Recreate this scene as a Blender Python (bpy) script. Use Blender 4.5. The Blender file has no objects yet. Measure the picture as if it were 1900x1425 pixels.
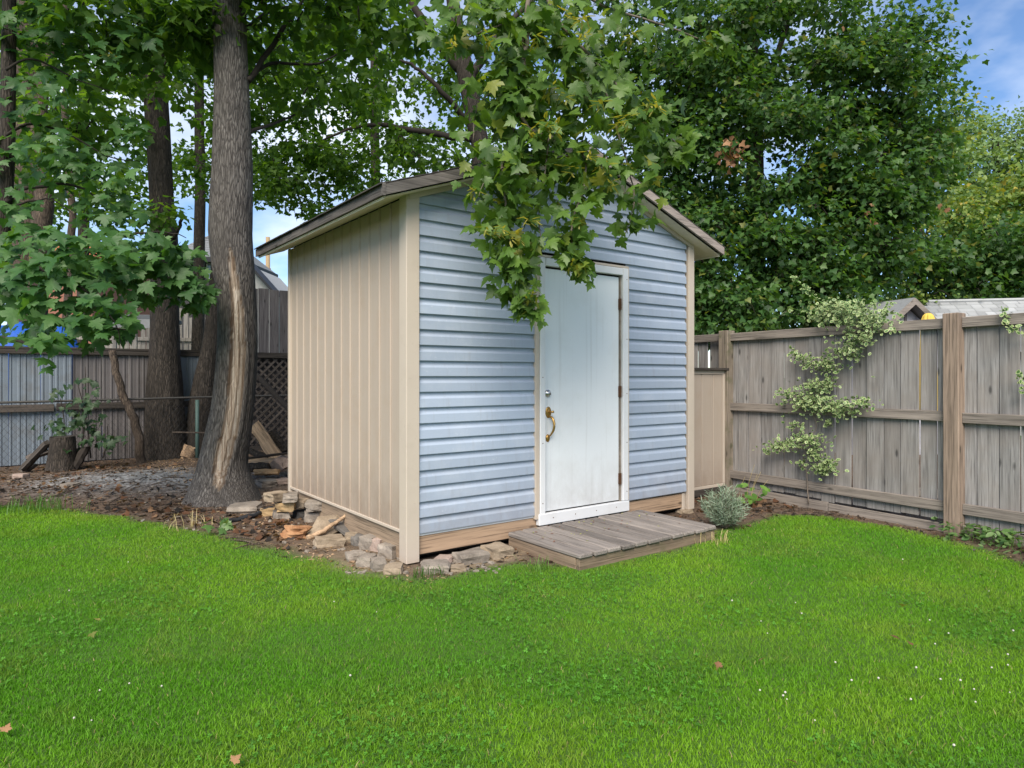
import bpy, math, random
import numpy as np
from mathutils import Vector, Matrix, noise as mnoise
R = math.radians
rng = np.random.default_rng(7)
random.seed(7)
sc = bpy.context.scene

# ------------------------------------------------------------------ camera, sky, sun, exposure
EYE = 1.36; FPX = 1246.0; HOR = 698.0; CX = 950.0
cam_d = bpy.data.cameras.new('camera'); cam = bpy.data.objects.new('camera', cam_d)
sc.collection.objects.link(cam); sc.camera = cam
cam.location = (0, 0, EYE); cam.rotation_euler = (R(90), 0, 0)
cam_d.sensor_width = 36; cam_d.lens = FPX / 1900 * 36
cam_d.shift_y = -(712.5 - HOR) / 1900
cam_d.clip_start = .05; cam_d.clip_end = 2000
SUN_EL, SUN_AZ = 44, 190        # azimuth from +Y clockwise: behind the viewer
world = bpy.data.worlds.new('World'); sc.world = world; world.use_nodes = True
wn = world.node_tree; wn.nodes.clear()
def wnode(t, **k):
    n = wn.nodes.new(t)
    for a, b in k.items(): setattr(n, a, b)
    return n
out = wnode('ShaderNodeOutputWorld'); bg = wnode('ShaderNodeBackground'); bg.inputs[1].default_value = .08
sky = wnode('ShaderNodeTexSky', sky_type='NISHITA', sun_disc=False, sun_elevation=R(SUN_EL), sun_rotation=R(SUN_AZ), air_density=1.0, dust_density=.2, ozone_density=2.0)
tc = wnode('ShaderNodeTexCoord'); sep = wnode('ShaderNodeSeparateXYZ'); wn.links.new(tc.outputs['Generated'], sep.inputs[0])
zz = wnode('ShaderNodeMath', operation='ADD'); zz.inputs[1].default_value = .25; wn.links.new(sep.outputs[2], zz.inputs[0])
dx = wnode('ShaderNodeMath', operation='DIVIDE'); dy = wnode('ShaderNodeMath', operation='DIVIDE')
wn.links.new(sep.outputs[0], dx.inputs[0]); wn.links.new(zz.outputs[0], dx.inputs[1])
wn.links.new(sep.outputs[1], dy.inputs[0]); wn.links.new(zz.outputs[0], dy.inputs[1])
cmb = wnode('ShaderNodeCombineXYZ'); cmb.inputs[2].default_value = 6.4; wn.links.new(dx.outputs[0], cmb.inputs[0]); wn.links.new(dy.outputs[0], cmb.inputs[1])
nz = wnode('ShaderNodeTexNoise'); nz.inputs['Scale'].default_value = .85; nz.inputs['Detail'].default_value = 7; nz.inputs['Roughness'].default_value = .55
wn.links.new(cmb.outputs[0], nz.inputs['Vector'])
rp = wnode('ShaderNodeValToRGB'); rp.color_ramp.elements[0].position = .48; rp.color_ramp.elements[1].position = .68
wn.links.new(nz.outputs[0], rp.inputs[0])
tint = wnode('ShaderNodeMix', data_type='RGBA', blend_type='MULTIPLY'); tint.inputs[0].default_value = 1
wn.links.new(sky.outputs[0], tint.inputs[6]); tint.inputs[7].default_value = (.88, 1.0, 1.15, 1)
mx = wnode('ShaderNodeMix', data_type='RGBA'); wn.links.new(rp.outputs[0], mx.inputs[0]); wn.links.new(tint.outputs[2], mx.inputs[6])
mx.inputs[7].default_value = (8.0, 8.4, 9.0, 1)
wn.links.new(mx.outputs[2], bg.inputs[0]); wn.links.new(bg.outputs[0], out.inputs[0])
sun_d = bpy.data.lights.new('sun', 'SUN'); sun_d.energy = 3.3; sun_d.angle = R(40); sun_d.color = (1, .91, .78)
sun = bpy.data.objects.new('sun', sun_d); sc.collection.objects.link(sun)
sd = Vector((math.sin(R(SUN_AZ)) * math.cos(R(SUN_EL)), math.cos(R(SUN_AZ)) * math.cos(R(SUN_EL)), math.sin(R(SUN_EL))))
sun.rotation_euler = sd.to_track_quat('Z', 'Y').to_euler(); sun.location = sd * 30
sc.view_settings.view_transform = 'Standard'; sc.view_settings.look = 'None'
sc.view_settings.gamma = 1; sc.view_settings.use_curve_mapping = False
sc.view_settings.exposure = 1.02
sc.render.engine = 'CYCLES'
sc.cycles.max_bounces = 8; sc.cycles.diffuse_bounces = 4; sc.cycles.transmission_bounces = 4; sc.cycles.transparent_max_bounces = 4
sc.cycles.use_denoising = True

# ------------------------------------------------------------------ helpers
def P(px, py, d):                       # photo direction at distance d (metres along the view axis)
    return np.array([(px - CX) / FPX * d, d, EYE + (HOR - py) / FPX * d])
def G(px, py, z=0.0):                   # photo pixel standing on ground height z
    return P(px, py, (EYE - z) * FPX / (py - HOR))
def link(o): sc.collection.objects.link(o); return o
def tag(o, label=None, cat=None, group=None, kind=None):
    if label: o['label'] = label
    if cat: o['category'] = cat
    if group: o['group'] = group
    if kind: o['kind'] = kind
    return o
def empty(name, loc=(0, 0, 0), rz=0):
    o = bpy.data.objects.new(name, None); link(o); o.location = loc; o.rotation_euler = (0, 0, rz); o.empty_display_size = .1
    return o
def objm(name, me, mat=None, parent=None, loc=None, rot=None):
    o = bpy.data.objects.new(name, me); link(o)
    if mat is not None and len(me.materials) == 0: me.materials.append(mat)
    if parent is not None: o.parent = parent
    if loc is not None: o.location = loc
    if rot is not None: o.rotation_euler = rot
    return o
def mesh(name, V, F, smooth=False):
    me = bpy.data.meshes.new(name); me.from_pydata([tuple(v) for v in V], [], [tuple(f) for f in F]); me.update()
    if smooth: me.polygons.foreach_set('use_smooth', [True] * len(me.polygons))
    return me
def mesh_np(name, V, F, smooth=False, attrs=None, cols=None):
    me = bpy.data.meshes.new(name); V = np.ascontiguousarray(V, dtype=np.float32); F = np.ascontiguousarray(F, dtype=np.int32)
    k = F.shape[1]
    me.vertices.add(len(V)); me.vertices.foreach_set('co', V.ravel())
    me.loops.add(F.size); me.loops.foreach_set('vertex_index', F.ravel())
    me.polygons.add(len(F)); me.polygons.foreach_set('loop_start', np.arange(0, F.size, k, dtype=np.int32))
    if smooth: me.polygons.foreach_set('use_smooth', np.ones(len(F), dtype=bool))
    me.update(calc_edges=True)
    for n, a in (attrs or {}).items():
        at = me.attributes.new(n, 'FLOAT', 'POINT'); at.data.foreach_set('value', np.ascontiguousarray(a, dtype=np.float32))
    for n, a in (cols or {}).items():
        at = me.attributes.new(n, 'FLOAT_COLOR', 'POINT')
        at.data.foreach_set('color', np.ascontiguousarray(np.c_[a, np.ones(len(a))], dtype=np.float32).ravel())
    return me
BOXF = [(0, 3, 2, 1), (4, 5, 6, 7), (0, 1, 5, 4), (1, 2, 6, 5), (2, 3, 7, 6), (3, 0, 4, 7)]
def boxv(x0, x1, y0, y1, z0, z1):
    return [(x0, y0, z0), (x1, y0, z0), (x1, y1, z0), (x0, y1, z0), (x0, y0, z1), (x1, y0, z1), (x1, y1, z1), (x0, y1, z1)]
def bevel_box(x0, x1, y0, y1, z0, z1, b=.004):
    """box with chamfered long and short edges: 24 vertices"""
    b = min(b, (x1 - x0) * .45, (y1 - y0) * .45, (z1 - z0) * .45)
    V = []; X = (x0, x1); Y = (y0, y1); Z = (z0, z1); idx = {}
    for i in (0, 1):
        for j in (0, 1):
            for k in (0, 1):
                sx, sy, sz = (1, -1)[i], (1, -1)[j], (1, -1)[k]
                idx[i, j, k, 0] = len(V); V.append((X[i], Y[j] + sy * b, Z[k] + sz * b))
                idx[i, j, k, 1] = len(V); V.append((X[i] + sx * b, Y[j], Z[k] + sz * b))
                idx[i, j, k, 2] = len(V); V.append((X[i] + sx * b, Y[j] + sy * b, Z[k]))
    F = []
    q = [(0, 0), (1, 0), (1, 1), (0, 1)]
    for s in (0, 1):
        for ax in range(3):
            f = []
            for (m, n) in q:
                c = [m, n]; c.insert(ax, s); f.append(idx[c[0], c[1], c[2], ax])
            F.append(f)
    for ax in range(3):
        o1, o2 = [a for a in range(3) if a != ax]
        for m in (0, 1):
            for n in (0, 1):
                f = []
                for (s, fa) in ((0, o1), (1, o1), (1, o2), (0, o2)):
                    c = [0, 0, 0]; c[ax] = s; c[o1] = m; c[o2] = n; f.append(idx[c[0], c[1], c[2], fa])
                F.append(f)
    for i in (0, 1):
        for j in (0, 1):
            for k in (0, 1): F.append([idx[i, j, k, 0], idx[i, j, k, 1], idx[i, j, k, 2]])
    me = mesh('box', V, F)
    import bmesh
    bm = bmesh.new(); bm.from_mesh(me); bmesh.ops.recalc_face_normals(bm, faces=bm.faces); bm.to_mesh(me); bm.free()
    return me
class MB:
    def __init__(s): s.V = []; s.F = []
    def add(s, V, F):
        o = len(s.V); s.V += [tuple(v) for v in V]; s.F += [tuple(i + o for i in f) for f in F]; return s
    def box(s, *a): return s.add(boxv(*a), BOXF)
    def tube(s, pts, rad, n=6):
        V, F = tube_vf(pts, rad, n); return s.add(V, F)
    def build(s, name, mat, parent=None, smooth=False, loc=None, rot=None):
        return objm(name, mesh(name, s.V, s.F, smooth), mat, parent, loc, rot)
def tube_vf(pts, rad, n=6):
    pts = np.asarray(pts, float); m = len(pts)
    if np.isscalar(rad): rad = [rad] * m
    T = np.gradient(pts, axis=0); T /= np.linalg.norm(T, axis=1)[:, None] + 1e-9
    ref = np.array([0, 0, 1.0]) if abs(T[0][2]) < .8 else np.array([1.0, 0, 0])
    V = []; F = []
    for i in range(m):
        a = np.cross(T[i], ref); a /= np.linalg.norm(a) + 1e-9; b = np.cross(T[i], a)
        for k in range(n):
            t = 2 * math.pi * k / n; V.append(pts[i] + rad[i] * (a * math.cos(t) + b * math.sin(t)))
    for i in range(m - 1):
        for k in range(n):
            F.append((i * n + k, i * n + (k + 1) % n, (i + 1) * n + (k + 1) % n, (i + 1) * n + k))
    F.append(tuple(range(n))[::-1]); F.append(tuple(range((m - 1) * n, m * n)))
    return V, F
def smooth_path(pts, n):
    pts = np.asarray(pts, float); t = np.linspace(0, len(pts) - 1, n); o = []
    for x in t:
        i = min(int(x), len(pts) - 2); f = x - i
        p0 = pts[max(i - 1, 0)]; p1 = pts[i]; p2 = pts[i + 1]; p3 = pts[min(i + 2, len(pts) - 1)]
        o.append(.5 * (2 * p1 + (p2 - p0) * f + (2 * p0 - 5 * p1 + 4 * p2 - p3) * f * f + (3 * p1 - p0 - 3 * p2 + p3) * f ** 3))
    return np.array(o)
def vnoise(x, y, s, seed=0):            # smooth value noise, vectorised
    x = np.asarray(x) * s + seed * 17.3; y = np.asarray(y) * s + seed * 9.1
    xi = np.floor(x).astype(int); yi = np.floor(y).astype(int); fx = x - xi; fy = y - yi
    fx = fx * fx * (3 - 2 * fx); fy = fy * fy * (3 - 2 * fy)
    def h(a, b):
        n = (a * 374761393 + b * 668265263 + seed * 1442695) & 0x7fffffff
        n = ((n ^ (n >> 13)) * 1274126177) & 0x7fffffff
        return ((n ^ (n >> 16)) & 0xffff) / 65535.0
    return (h(xi, yi) * (1 - fx) + h(xi + 1, yi) * fx) * (1 - fy) + (h(xi, yi + 1) * (1 - fx) + h(xi + 1, yi + 1) * fx) * fy
def fbm(x, y, s, seed=0, o=3): return sum(vnoise(x, y, s * 2 ** i, seed + i) * .5 ** i for i in range(o)) / sum(.5 ** i for i in range(o))

# ------------------------------------------------------------------ materials
class NT:
    def __init__(s, name):
        s.m = bpy.data.materials.new(name); s.m.use_nodes = True; s.t = s.m.node_tree; s.n = s.t.nodes
        s.bsdf = s.n['Principled BSDF']; s.bsdf.inputs['Roughness'].default_value = .7
        s.bsdf.inputs['Specular IOR Level'].default_value = .3
    def node(s, t, ins=None, **k):
        n = s.n.new(t)
        for a, b in k.items(): setattr(n, a, b)
        for a, b in (ins or {}).items():
            if isinstance(b, bpy.types.NodeSocket): s.t.links.new(b, n.inputs[a])
            else: n.inputs[a].default_value = b
        return n
    def lk(s, a, b): s.t.links.new(a, b)
    def coord(s, scale=(1, 1, 1), jitter=True, kind='Object'):
        c = s.node('ShaderNodeTexCoord').outputs[kind]
        if jitter:
            r = s.node('ShaderNodeObjectInfo').outputs['Random']
            v = s.node('ShaderNodeVectorMath', {0: (37.0, 53.0, 71.0)}, operation='SCALE'); s.lk(r, v.inputs['Scale'])
            c = s.node('ShaderNodeVectorMath', {0: c, 1: v.outputs[0]}, operation='ADD').outputs[0]
        return s.node('ShaderNodeMapping', {'Vector': c, 'Scale': scale}).outputs[0]
    def noise(s, v, scale, detail=4, rough=.55, dist=0):
        return s.node('ShaderNodeTexNoise', {'Vector': v, 'Scale': scale, 'Detail': detail, 'Roughness': rough, 'Distortion': dist}).outputs[0]
    def ramp(s, f, stops):
        r = s.node('ShaderNodeValToRGB', {0: f}); e = r.color_ramp.elements
        while len(e) < len(stops): e.new(.5)
        for i, (p, c) in enumerate(stops): e[i].position = p; e[i].color = (*c, 1) if len(c) == 3 else c
        return r.outputs[0]
    def mix(s, f, a, b, mode='MIX'):
        n = s.node('ShaderNodeMix', data_type='RGBA', blend_type=mode)
        for i, v in ((0, f), (6, a), (7, b)):
            if isinstance(v, bpy.types.NodeSocket): s.lk(v, n.inputs[i])
            else: n.inputs[i].default_value = v if i == 0 else ((*v, 1) if len(v) == 3 else v)
        return n.outputs[2]
    def math(s, op, a, b=0.0, clamp=False):
        n = s.node('ShaderNodeMath', {0: a, 1: b}, operation=op); n.use_clamp = clamp; return n.outputs[0]
    def rand(s): return s.node('ShaderNodeObjectInfo').outputs['Random']
    def attr(s, name, out='Fac'): return s.node('ShaderNodeAttribute', attribute_name=name).outputs[out]
    def bump(s, h, strength=.3, dist=.01):
        b = s.node('ShaderNodeBump', {'Height': h, 'Strength': strength, 'Distance': dist}); s.lk(b.outputs[0], s.bsdf.inputs['Normal'])
    def col(s, c):
        if isinstance(c, bpy.types.NodeSocket): s.lk(c, s.bsdf.inputs['Base Color'])
        else: s.bsdf.inputs['Base Color'].default_value = (*c, 1)
        return s
    def set(s, **k):
        for a, b in k.items(): s.bsdf.inputs[a.replace('_', ' ')].default_value = b
        return s
def vscale(c, f): return tuple(x * f for x in c)

def wood_mat(name, base, axis, dark=.45, light=1.35, var=.35, knots=True, brown=None, moss=None):
    """weathered wood, grain along axis (0 x, 1 y, 2 z)"""
    t = NT(name); sc3 = [14, 14, 14]; sc3[axis] = .9
    v = t.coord(tuple(sc3)); g = t.noise(v, 2.2, 6, .62, .6)
    c = t.ramp(g, [(.28, vscale(base, dark)), (.5, base), (.72, vscale(base, light))])
    sc4 = [60, 60, 60]; sc4[axis] = 1.2
    fine = t.noise(t.coord(tuple(sc4)), 2.0, 3, .6)
    c = t.mix(t.ramp(fine, [(.35, (.8,) * 3), (.48, (0,) * 3)]), c, vscale(base, .3))
    big = t.noise(t.coord((3, 3, 3)), 1.0, 3)
    if brown: c = t.mix(t.ramp(big, [(.4, (0,) * 3), (.66, (.8,) * 3)]), c, t.mix(g, vscale(brown, .6), vscale(brown, 1.3)))
    if knots:
        k4 = [9, 9, 9]; k4[axis] = 3.2
        vo = t.node('ShaderNodeTexVoronoi', {'Vector': t.coord(tuple(k4)), 'Scale': .9, 'Randomness': 1.0}).outputs['Distance']
        c = t.mix(t.ramp(vo, [(.06, (.9,) * 3), (.14, (0,) * 3)]), c, vscale(base, .22))
    if moss:
        ms = t.noise(t.coord((5, 5, 5)), 1.4, 5)
        c = t.mix(t.ramp(ms, [(.52, (0,) * 3), (.7, (.7,) * 3)]), c, moss)
    r = t.math('MULTIPLY_ADD', t.rand(), var); t.n[-1].inputs[2].default_value = 1 - var / 2
    c = t.mix(1.0, c, t.node('ShaderNodeCombineColor', {0: r, 1: r, 2: r}).outputs[0], 'MULTIPLY')
    t.col(c); t.set(Roughness=.85); t.bump(t.mix(.5, g, fine), .5, .004)
    return t.m
def paint_mat(name, base, rough=.5, dirt=.25, var=.06, grain=None, dirtcol=(.18, .14, .1), splash=None):
    t = NT(name); n = t.noise(t.coord((1, 1, 1)), 3.5, 6, .6)
    c = t.mix(t.ramp(n, [(.5, (0,) * 3), (.8, (dirt,) * 3)]), base, dirtcol)
    f = t.noise(t.coord((1, 1, 1)), 45, 3)
    c = t.mix(t.ramp(f, [(.64, (0,) * 3), (.78, (dirt * 1.2,) * 3)]), c, dirtcol)
    if splash:      # mud splashed up from the ground and weather streaks
        z = t.node('ShaderNodeSeparateXYZ', {0: t.coord(jitter=False)}).outputs[2]
        h = t.math('MULTIPLY', t.math('SUBTRACT', splash[0], z), 1 / splash[1], True)
        h = t.math('MULTIPLY', h, t.noise(t.coord((1, 1, .6)), 9, 5, .7), True)
        c = t.mix(t.ramp(h, [(.12, (0,) * 3), (.7, (splash[2],) * 3)]), c, (.16, .11, .075))
        st = t.noise(t.coord((30, 30, .8)), 1.0, 3); c = t.mix(t.ramp(st, [(.56, (0,) * 3), (.75, (splash[2] * .35,) * 3)]), c, (.2, .17, .14))
    r = t.math('MULTIPLY_ADD', t.rand(), var); t.n[-1].inputs[2].default_value = 1 - var / 2
    c = t.mix(1.0, c, t.node('ShaderNodeCombineColor', {0: r, 1: r, 2: r}).outputs[0], 'MULTIPLY')
    t.col(c); t.set(Roughness=rough)
    if grain:
        g = [120, 120, 120]; g[grain - 1] = 5
        w1 = t.noise(t.coord((1, 1, 1)), 5, 2); t.bump(t.math('ADD', t.math('MULTIPLY', t.noise(t.coord(tuple(g)), 1.5, 3), .12), w1), .15, .006)
    else: t.bump(f, .08, .002)
    return t.m
def plain(name, c, rough=.6, metal=0, spec=.3):
    t = NT(name); t.col(c); t.set(Roughness=rough, Metallic=metal); t.bsdf.inputs['Specular IOR Level'].default_value = spec
    n = t.noise(t.coord(), 18, 4); t.col(t.mix(t.ramp(n, [(.45, (0,) * 3), (.75, (.35,) * 3)]), c, vscale(c, .55)))
    return t.m
def leaf_mat(name, c_dark, c_mid, c_light, trans=.35, rough=.42, yellow=None):
    t = NT(name)
    r = t.math('FRACT', t.math('ADD', t.attr('rnd'), t.rand()))
    c = t.ramp(r, [(0, c_dark), (.45, c_mid), (.93, c_light), (1.0, yellow or c_light)])
    n = t.noise(t.coord(jitter=False), 9, 3); c = t.mix(t.ramp(n, [(.4, (0,) * 3), (.7, (.35,) * 3)]), c, c_dark)
    t.col(c); t.set(Roughness=rough); t.bsdf.inputs['Specular IOR Level'].default_value = .4
    tr = t.node('ShaderNodeBsdfTranslucent', {0: t.mix(1.0, c, (2.1, 2.0, .6), 'MULTIPLY')})
    ms = t.node('ShaderNodeMixShader', {0: trans, 1: t.bsdf.outputs[0], 2: tr.outputs[0]})
    t.lk(ms.outputs[0], t.n['Material Output'].inputs[0])
    return t.m
def bark_mat(name, dark, mid, light, scar=False, sc=1.0):
    t = NT(name); v = t.coord((22 * sc, 22 * sc, 4 * sc), kind='Object')
    g = t.noise(v, 1.6, 7, .65, .5)
    vo = t.node('ShaderNodeTexVoronoi', {'Vector': t.coord((46 * sc, 46 * sc, 7 * sc)), 'Scale': 1.0}, feature='DISTANCE_TO_EDGE').outputs[0]
    c = t.ramp(g, [(.3, dark), (.52, mid), (.72, light)])
    c = t.mix(t.ramp(vo, [(.02, (.75,) * 3), (.16, (0,) * 3)]), c, vscale(dark, .55))
    big = t.noise(t.coord((1, 1, .7)), 2.5, 4)
    c = t.mix(t.ramp(big, [(.42, (0,) * 3), (.7, (.6,) * 3)]), c, vscale(mid, .5))
    h = t.mix(.5, g, t.ramp(vo, [(0, (0,) * 3), (.2, (1,) * 3)]))
    if scar:
        s = t.attr('scar'); w = t.noise(t.coord((60, 60, 1.2)), 1.2, 5, .6)
        wc = t.ramp(w, [(.32, (.16, .105, .07)), (.5, (.37, .30, .235)), (.7, (.5, .45, .39))])
        c = t.mix(s, c, wc); e = t.attr('scaredge'); c = t.mix(e, c, (.075, .045, .025))
    t.col(c); t.set(Roughness=.9); t.bump(h, .8, .012)
    return t.m

M = {}
M['siding'] = paint_mat('blue_siding_vinyl', (.30, .355, .445), .6, .3, .2, grain=1, dirtcol=(.5, .53, .58), splash=(.75, .7, .45))
M['beige'] = paint_mat('beige_metal_siding', (.365, .305, .252), .55, .25, .05, grain=3, dirtcol=(.3, .2, .12), splash=(.6, .6, .6))
M['beige_light'] = paint_mat('beige_metal_trim', (.46, .395, .33), .5, .18, .04)
M['soffit'] = paint_mat('cream_soffit', (.70, .61, .49), .6, .35, .05, dirtcol=(.3, .22, .14))
M['white'] = paint_mat('white_trim_paint', (.62, .63, .65), .45, .25, .03, dirtcol=(.4, .36, .3))
M['door'] = paint_mat('white_door_paint', (.68, .71, .74), .38, .3, .0, dirtcol=(.5, .5, .48), splash=(.85, .7, .4))
M['base_wood'] = wood_mat('painted_base_wood', (.37, .255, .17), 0, .75, 1.15, .1, True)
M['fascia'] = wood_mat('grey_fascia_wood', (.115, .104, .097), 0, .5, 1.5, .2, True)
M['fascia_y'] = wood_mat('grey_eave_wood', (.09, .08, .073), 1, .5, 1.5, .2, True)
M['deck'] = wood_mat('deck_wood', (.2, .176, .16), 1, .72, 1.2, .55, False)
M['deck_x'] = wood_mat('deck_frame_wood', (.2, .15, .105), 0, .6, 1.3, .2, True, moss=(.1, .1, .05))
M['picket'] = wood_mat('fence_picket_wood', (.245, .236, .232), 2, .6, 1.3, .34, True, brown=(.225, .203, .188))
M['rail'] = wood_mat('fence_rail_wood', (.21, .182, .16), 0, .55, 1.3, .2, True)
M['post'] = wood_mat('fence_post_wood', (.265, .2, .155), 2, .5, 1.3, .2, True)
M['oldpost'] = wood_mat('old_post_wood', (.2, .165, .13), 2, .5, 1.3, .2, True, moss=(.07, .08, .035))
M['darkwood'] = wood_mat('dark_wood_x', (.05, .042, .036), 0, .5, 1.4, .3, False)
M['darkwood_z'] = wood_mat('dark_wood_z', (.12, .108, .11), 2, .55, 1.4, .3, True)
M['palewood_z'] = wood_mat('pale_wood_z', (.36, .33, .30), 2, .6, 1.3, .3, False)
M['lattice'] = wood_mat('lattice_wood', (.085, .07, .06), 0, .5, 1.5, .4, False)
M['brass'] = plain('aged_brass', (.45, .27, .085), .35, .9)
M['chrome'] = plain('dull_chrome', (.5, .5, .5), .28, .95)
M['hinge'] = plain('rusty_hinge', (.13, .065, .035), .6, .6)
M['gap'] = plain('dark_gap', (.012, .011, .01), .9)
M['shingle'] = paint_mat('dark_shingle', (.05, .047, .045), .9, .3, .3)
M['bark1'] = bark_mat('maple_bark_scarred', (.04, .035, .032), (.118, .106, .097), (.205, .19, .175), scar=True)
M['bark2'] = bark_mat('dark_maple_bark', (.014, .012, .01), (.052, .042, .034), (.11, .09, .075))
M['bark3'] = bark_mat('rough_brown_bark', (.03, .022, .018), (.11, .082, .062), (.2, .155, .12))
M['twig'] = plain('twig_bark', (.17, .14, .115), .85)
M['darktwig'] = plain('dark_twig_bark', (.03, .024, .02), .9)
M['leaf_near'] = leaf_mat('maple_leaf_near', (.04, .085, .016), (.075, .15, .024), (.125, .215, .038), .4, .45, (.22, .22, .03))
M['leaf_left'] = leaf_mat('maple_leaf_left', (.026, .078, .02), (.046, .122, .03), (.08, .17, .046), .36, .5)
M['leaf_mid'] = leaf_mat('maple_leaf_canopy', (.035, .085, .015), (.065, .142, .02), (.115, .21, .03), .52, .55)
M['leaf_dark'] = leaf_mat('maple_leaf_dark', (.022, .062, .016), (.045, .112, .026), (.095, .18, .045), .4, .48, (.17, .17, .03))
M['leaf_shade'] = leaf_mat('seedling_leaf', (.012, .034, .012), (.02, .05, .016), (.035, .075, .022), .25, .5)
M['leaf_far'] = leaf_mat('far_leaf', (.10, .17, .065), (.16, .25, .095), (.23, .32, .13), .3, .5)
M['leaf_yellow'] = leaf_mat('yellowing_leaf', (.08, .145, .035), (.14, .22, .05), (.24, .29, .06), .3, .5, (.36, .27, .04))
M['leaf_brown'] = leaf_mat('dead_leaf', (.12, .06, .03), (.22, .11, .055), (.33, .18, .09), .2, .7)
M['seed'] = leaf_mat('maple_seed', (.13, .15, .03), (.22, .22, .045), (.33, .30, .08), .3, .5)
M['lavender'] = leaf_mat('lavender_leaf', (.12, .17, .11), (.2, .26, .18), (.3, .37, .28), .1, .7)
M['weed'] = leaf_mat('weed_leaf', (.05, .12, .02), (.09, .19, .03), (.14, .26, .05), .3, .5)
M['ivy'] = leaf_mat('groundcover_leaf', (.04, .1, .025), (.075, .15, .04), (.14, .22, .08), .25, .4)
M['straw'] = leaf_mat('dry_straw', (.25, .19, .08), (.36, .29, .13), (.45, .38, .2), .2, .7)
def euonymus():
    t = NT('variegated_leaf'); e = t.attr('edge'); r = t.attr('rnd')
    n = t.noise(t.coord(jitter=False), 60, 2)
    f = t.ramp(t.math('ADD', e, t.math('MULTIPLY_ADD', n, .6)), [(.83, (0,) * 3), (.9, (1,) * 3)])
    gr = t.ramp(r, [(0, (.03, .075, .02)), (1, (.075, .15, .04))]); cr = t.ramp(r, [(0, (.17, .24, .09)), (1, (.36, .41, .2))])
    t.col(t.mix(f, gr, cr)); t.set(Roughness=.45); return t.m
M['euonymus'] = euonymus()
def stone_mat(name, a, b):
    t = NT(name); n = t.noise(t.coord(), 7, 7, .62); c = t.ramp(n, [(.3, a), (.7, b)])
    f = t.noise(t.coord(), 70, 4); c = t.mix(t.ramp(f, [(.5, (0,) * 3), (.75, (.45,) * 3)]), c, vscale(a, .6))
    t.col(c); t.set(Roughness=.9); t.bump(t.mix(.5, n, f), .6, .012); return t.m
M['stone_grey'] = stone_mat('grey_stone', (.14, .118, .098), (.31, .268, .225))
M['stone_tan'] = stone_mat('tan_stone', (.17, .13, .09), (.35, .28, .205))
M['stone_pink'] = stone_mat('pinkish_stone', (.22, .165, .135), (.4, .31, .265))
M['stone_ochre'] = stone_mat('ochre_stone', (.27, .18, .09), (.5, .36, .2))
M['stone_dark'] = stone_mat('dark_stone', (.07, .065, .06), (.17, .155, .14))
M['splitwood'] = wood_mat('split_firewood', (.38, .26, .165), 0, .5, 1.25, .3, False)
M['rot'] = stone_mat('orange_rotten_wood', (.22, .1, .045), (.4, .23, .12))
M['metal_blue'] = paint_mat('blue_grey_metal', (.16, .19, .225), .5, .6, .1, grain=3, dirtcol=(.1, .08, .06))
M['metal_tan'] = paint_mat('tan_grey_metal', (.115, .105, .105), .5, .6, .1, grain=3, dirtcol=(.07, .055, .045))
M['galv'] = plain('dull_galvanised', (.09, .085, .08), .6, .6)
M['greenpost'] = paint_mat('green_post_paint', (.06, .105, .095), .6, .5, 0)
M['wire'] = plain('dark_wire', (.045, .045, .047), .6, .5)
M['tarp'] = paint_mat('blue_tarp', (.015, .09, .42), .45, .1, 0)
M['house_wall'] = plain('dark_house_wall', (.05, .047, .05), .8)
M['house_trim'] = plain('dark_house_trim', (.028, .03, .036), .6)
M['pale_wall'] = plain('pale_grey_wall', (.4, .4, .4), .8)
def roof_mat(name, a, b, s=(3, 3, 6)):
    t = NT(name); br = t.node('ShaderNodeTexBrick', {'Vector': t.coord((1, 1, 1), jitter=False, kind='UV'), 'Color1': (*a, 1), 'Color2': (*b, 1), 'Mortar': (*vscale(a, .5), 1), 'Scale': 1.0, 'Mortar Size': .015, 'Brick Width': .3, 'Row Height': .14})
    t.col(br.outputs[0]); t.set(Roughness=.9); return t.m
M['roof_grey'] = plain('grey_shingle', (.2, .21, .22), .9)
M['roof_pale'] = paint_mat('pale_grey_shingle', (.29, .30, .31), .9, .45, .45, dirtcol=(.2, .21, .22))
M['tile'] = plain('orange_tile', (.5, .18, .08), .8)
M['brick'] = plain('red_brick', (.25, .11, .08), .9)
M['chip'] = stone_mat('grey_chipboard', (.27, .27, .3), (.42, .42, .45))
M['yellow'] = plain('yellow_cloth', (.6, .42, .08), .8)
M['glass'] = plain('window_glass', (.16, .2, .24), .1, 0, .6)
M['polewood'] = plain('pole_wood', (.3, .22, .13), .9)
M['pipe'] = plain('black_pipe', (.02, .022, .026), .5)

def ground_mat():
    t = NT('yard_ground'); v = t.coord((1, 1, 1), jitter=False)
    n1 = t.noise(v, 1.6, 6); n2 = t.noise(v, 14, 6, .65); n3 = t.noise(v, 90, 4, .7)
    soil = t.ramp(n2, [(.3, (.045, .03, .022)), (.5, (.10, .068, .048)), (.72, (.175, .125, .088))])
    soil = t.mix(t.ramp(n3, [(.56, (0,) * 3), (.68, (.8,) * 3)]), soil, (.25, .17, .11))
    ash = t.ramp(n2, [(.3, (.06, .06, .06)), (.5, (.2, .2, .2)), (.68, (.42, .42, .42))])
    c = t.mix(t.attr('ash'), soil, ash)
    thatch = t.ramp(n3, [(.3, (.035, .085, .012)), (.7, (.085, .17, .025))])
    c = t.mix(t.attr('lawn'), c, thatch)
    sand = t.ramp(n3, [(.3, (.2, .15, .09)), (.7, (.42, .34, .23))])
    c = t.mix(t.attr('sand'), c, sand)
    t.col(c); t.set(Roughness=.95); t.bump(t.mix(.5, n2, n3), .8, .03); return t.m
M['ground'] = ground_mat()
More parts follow.
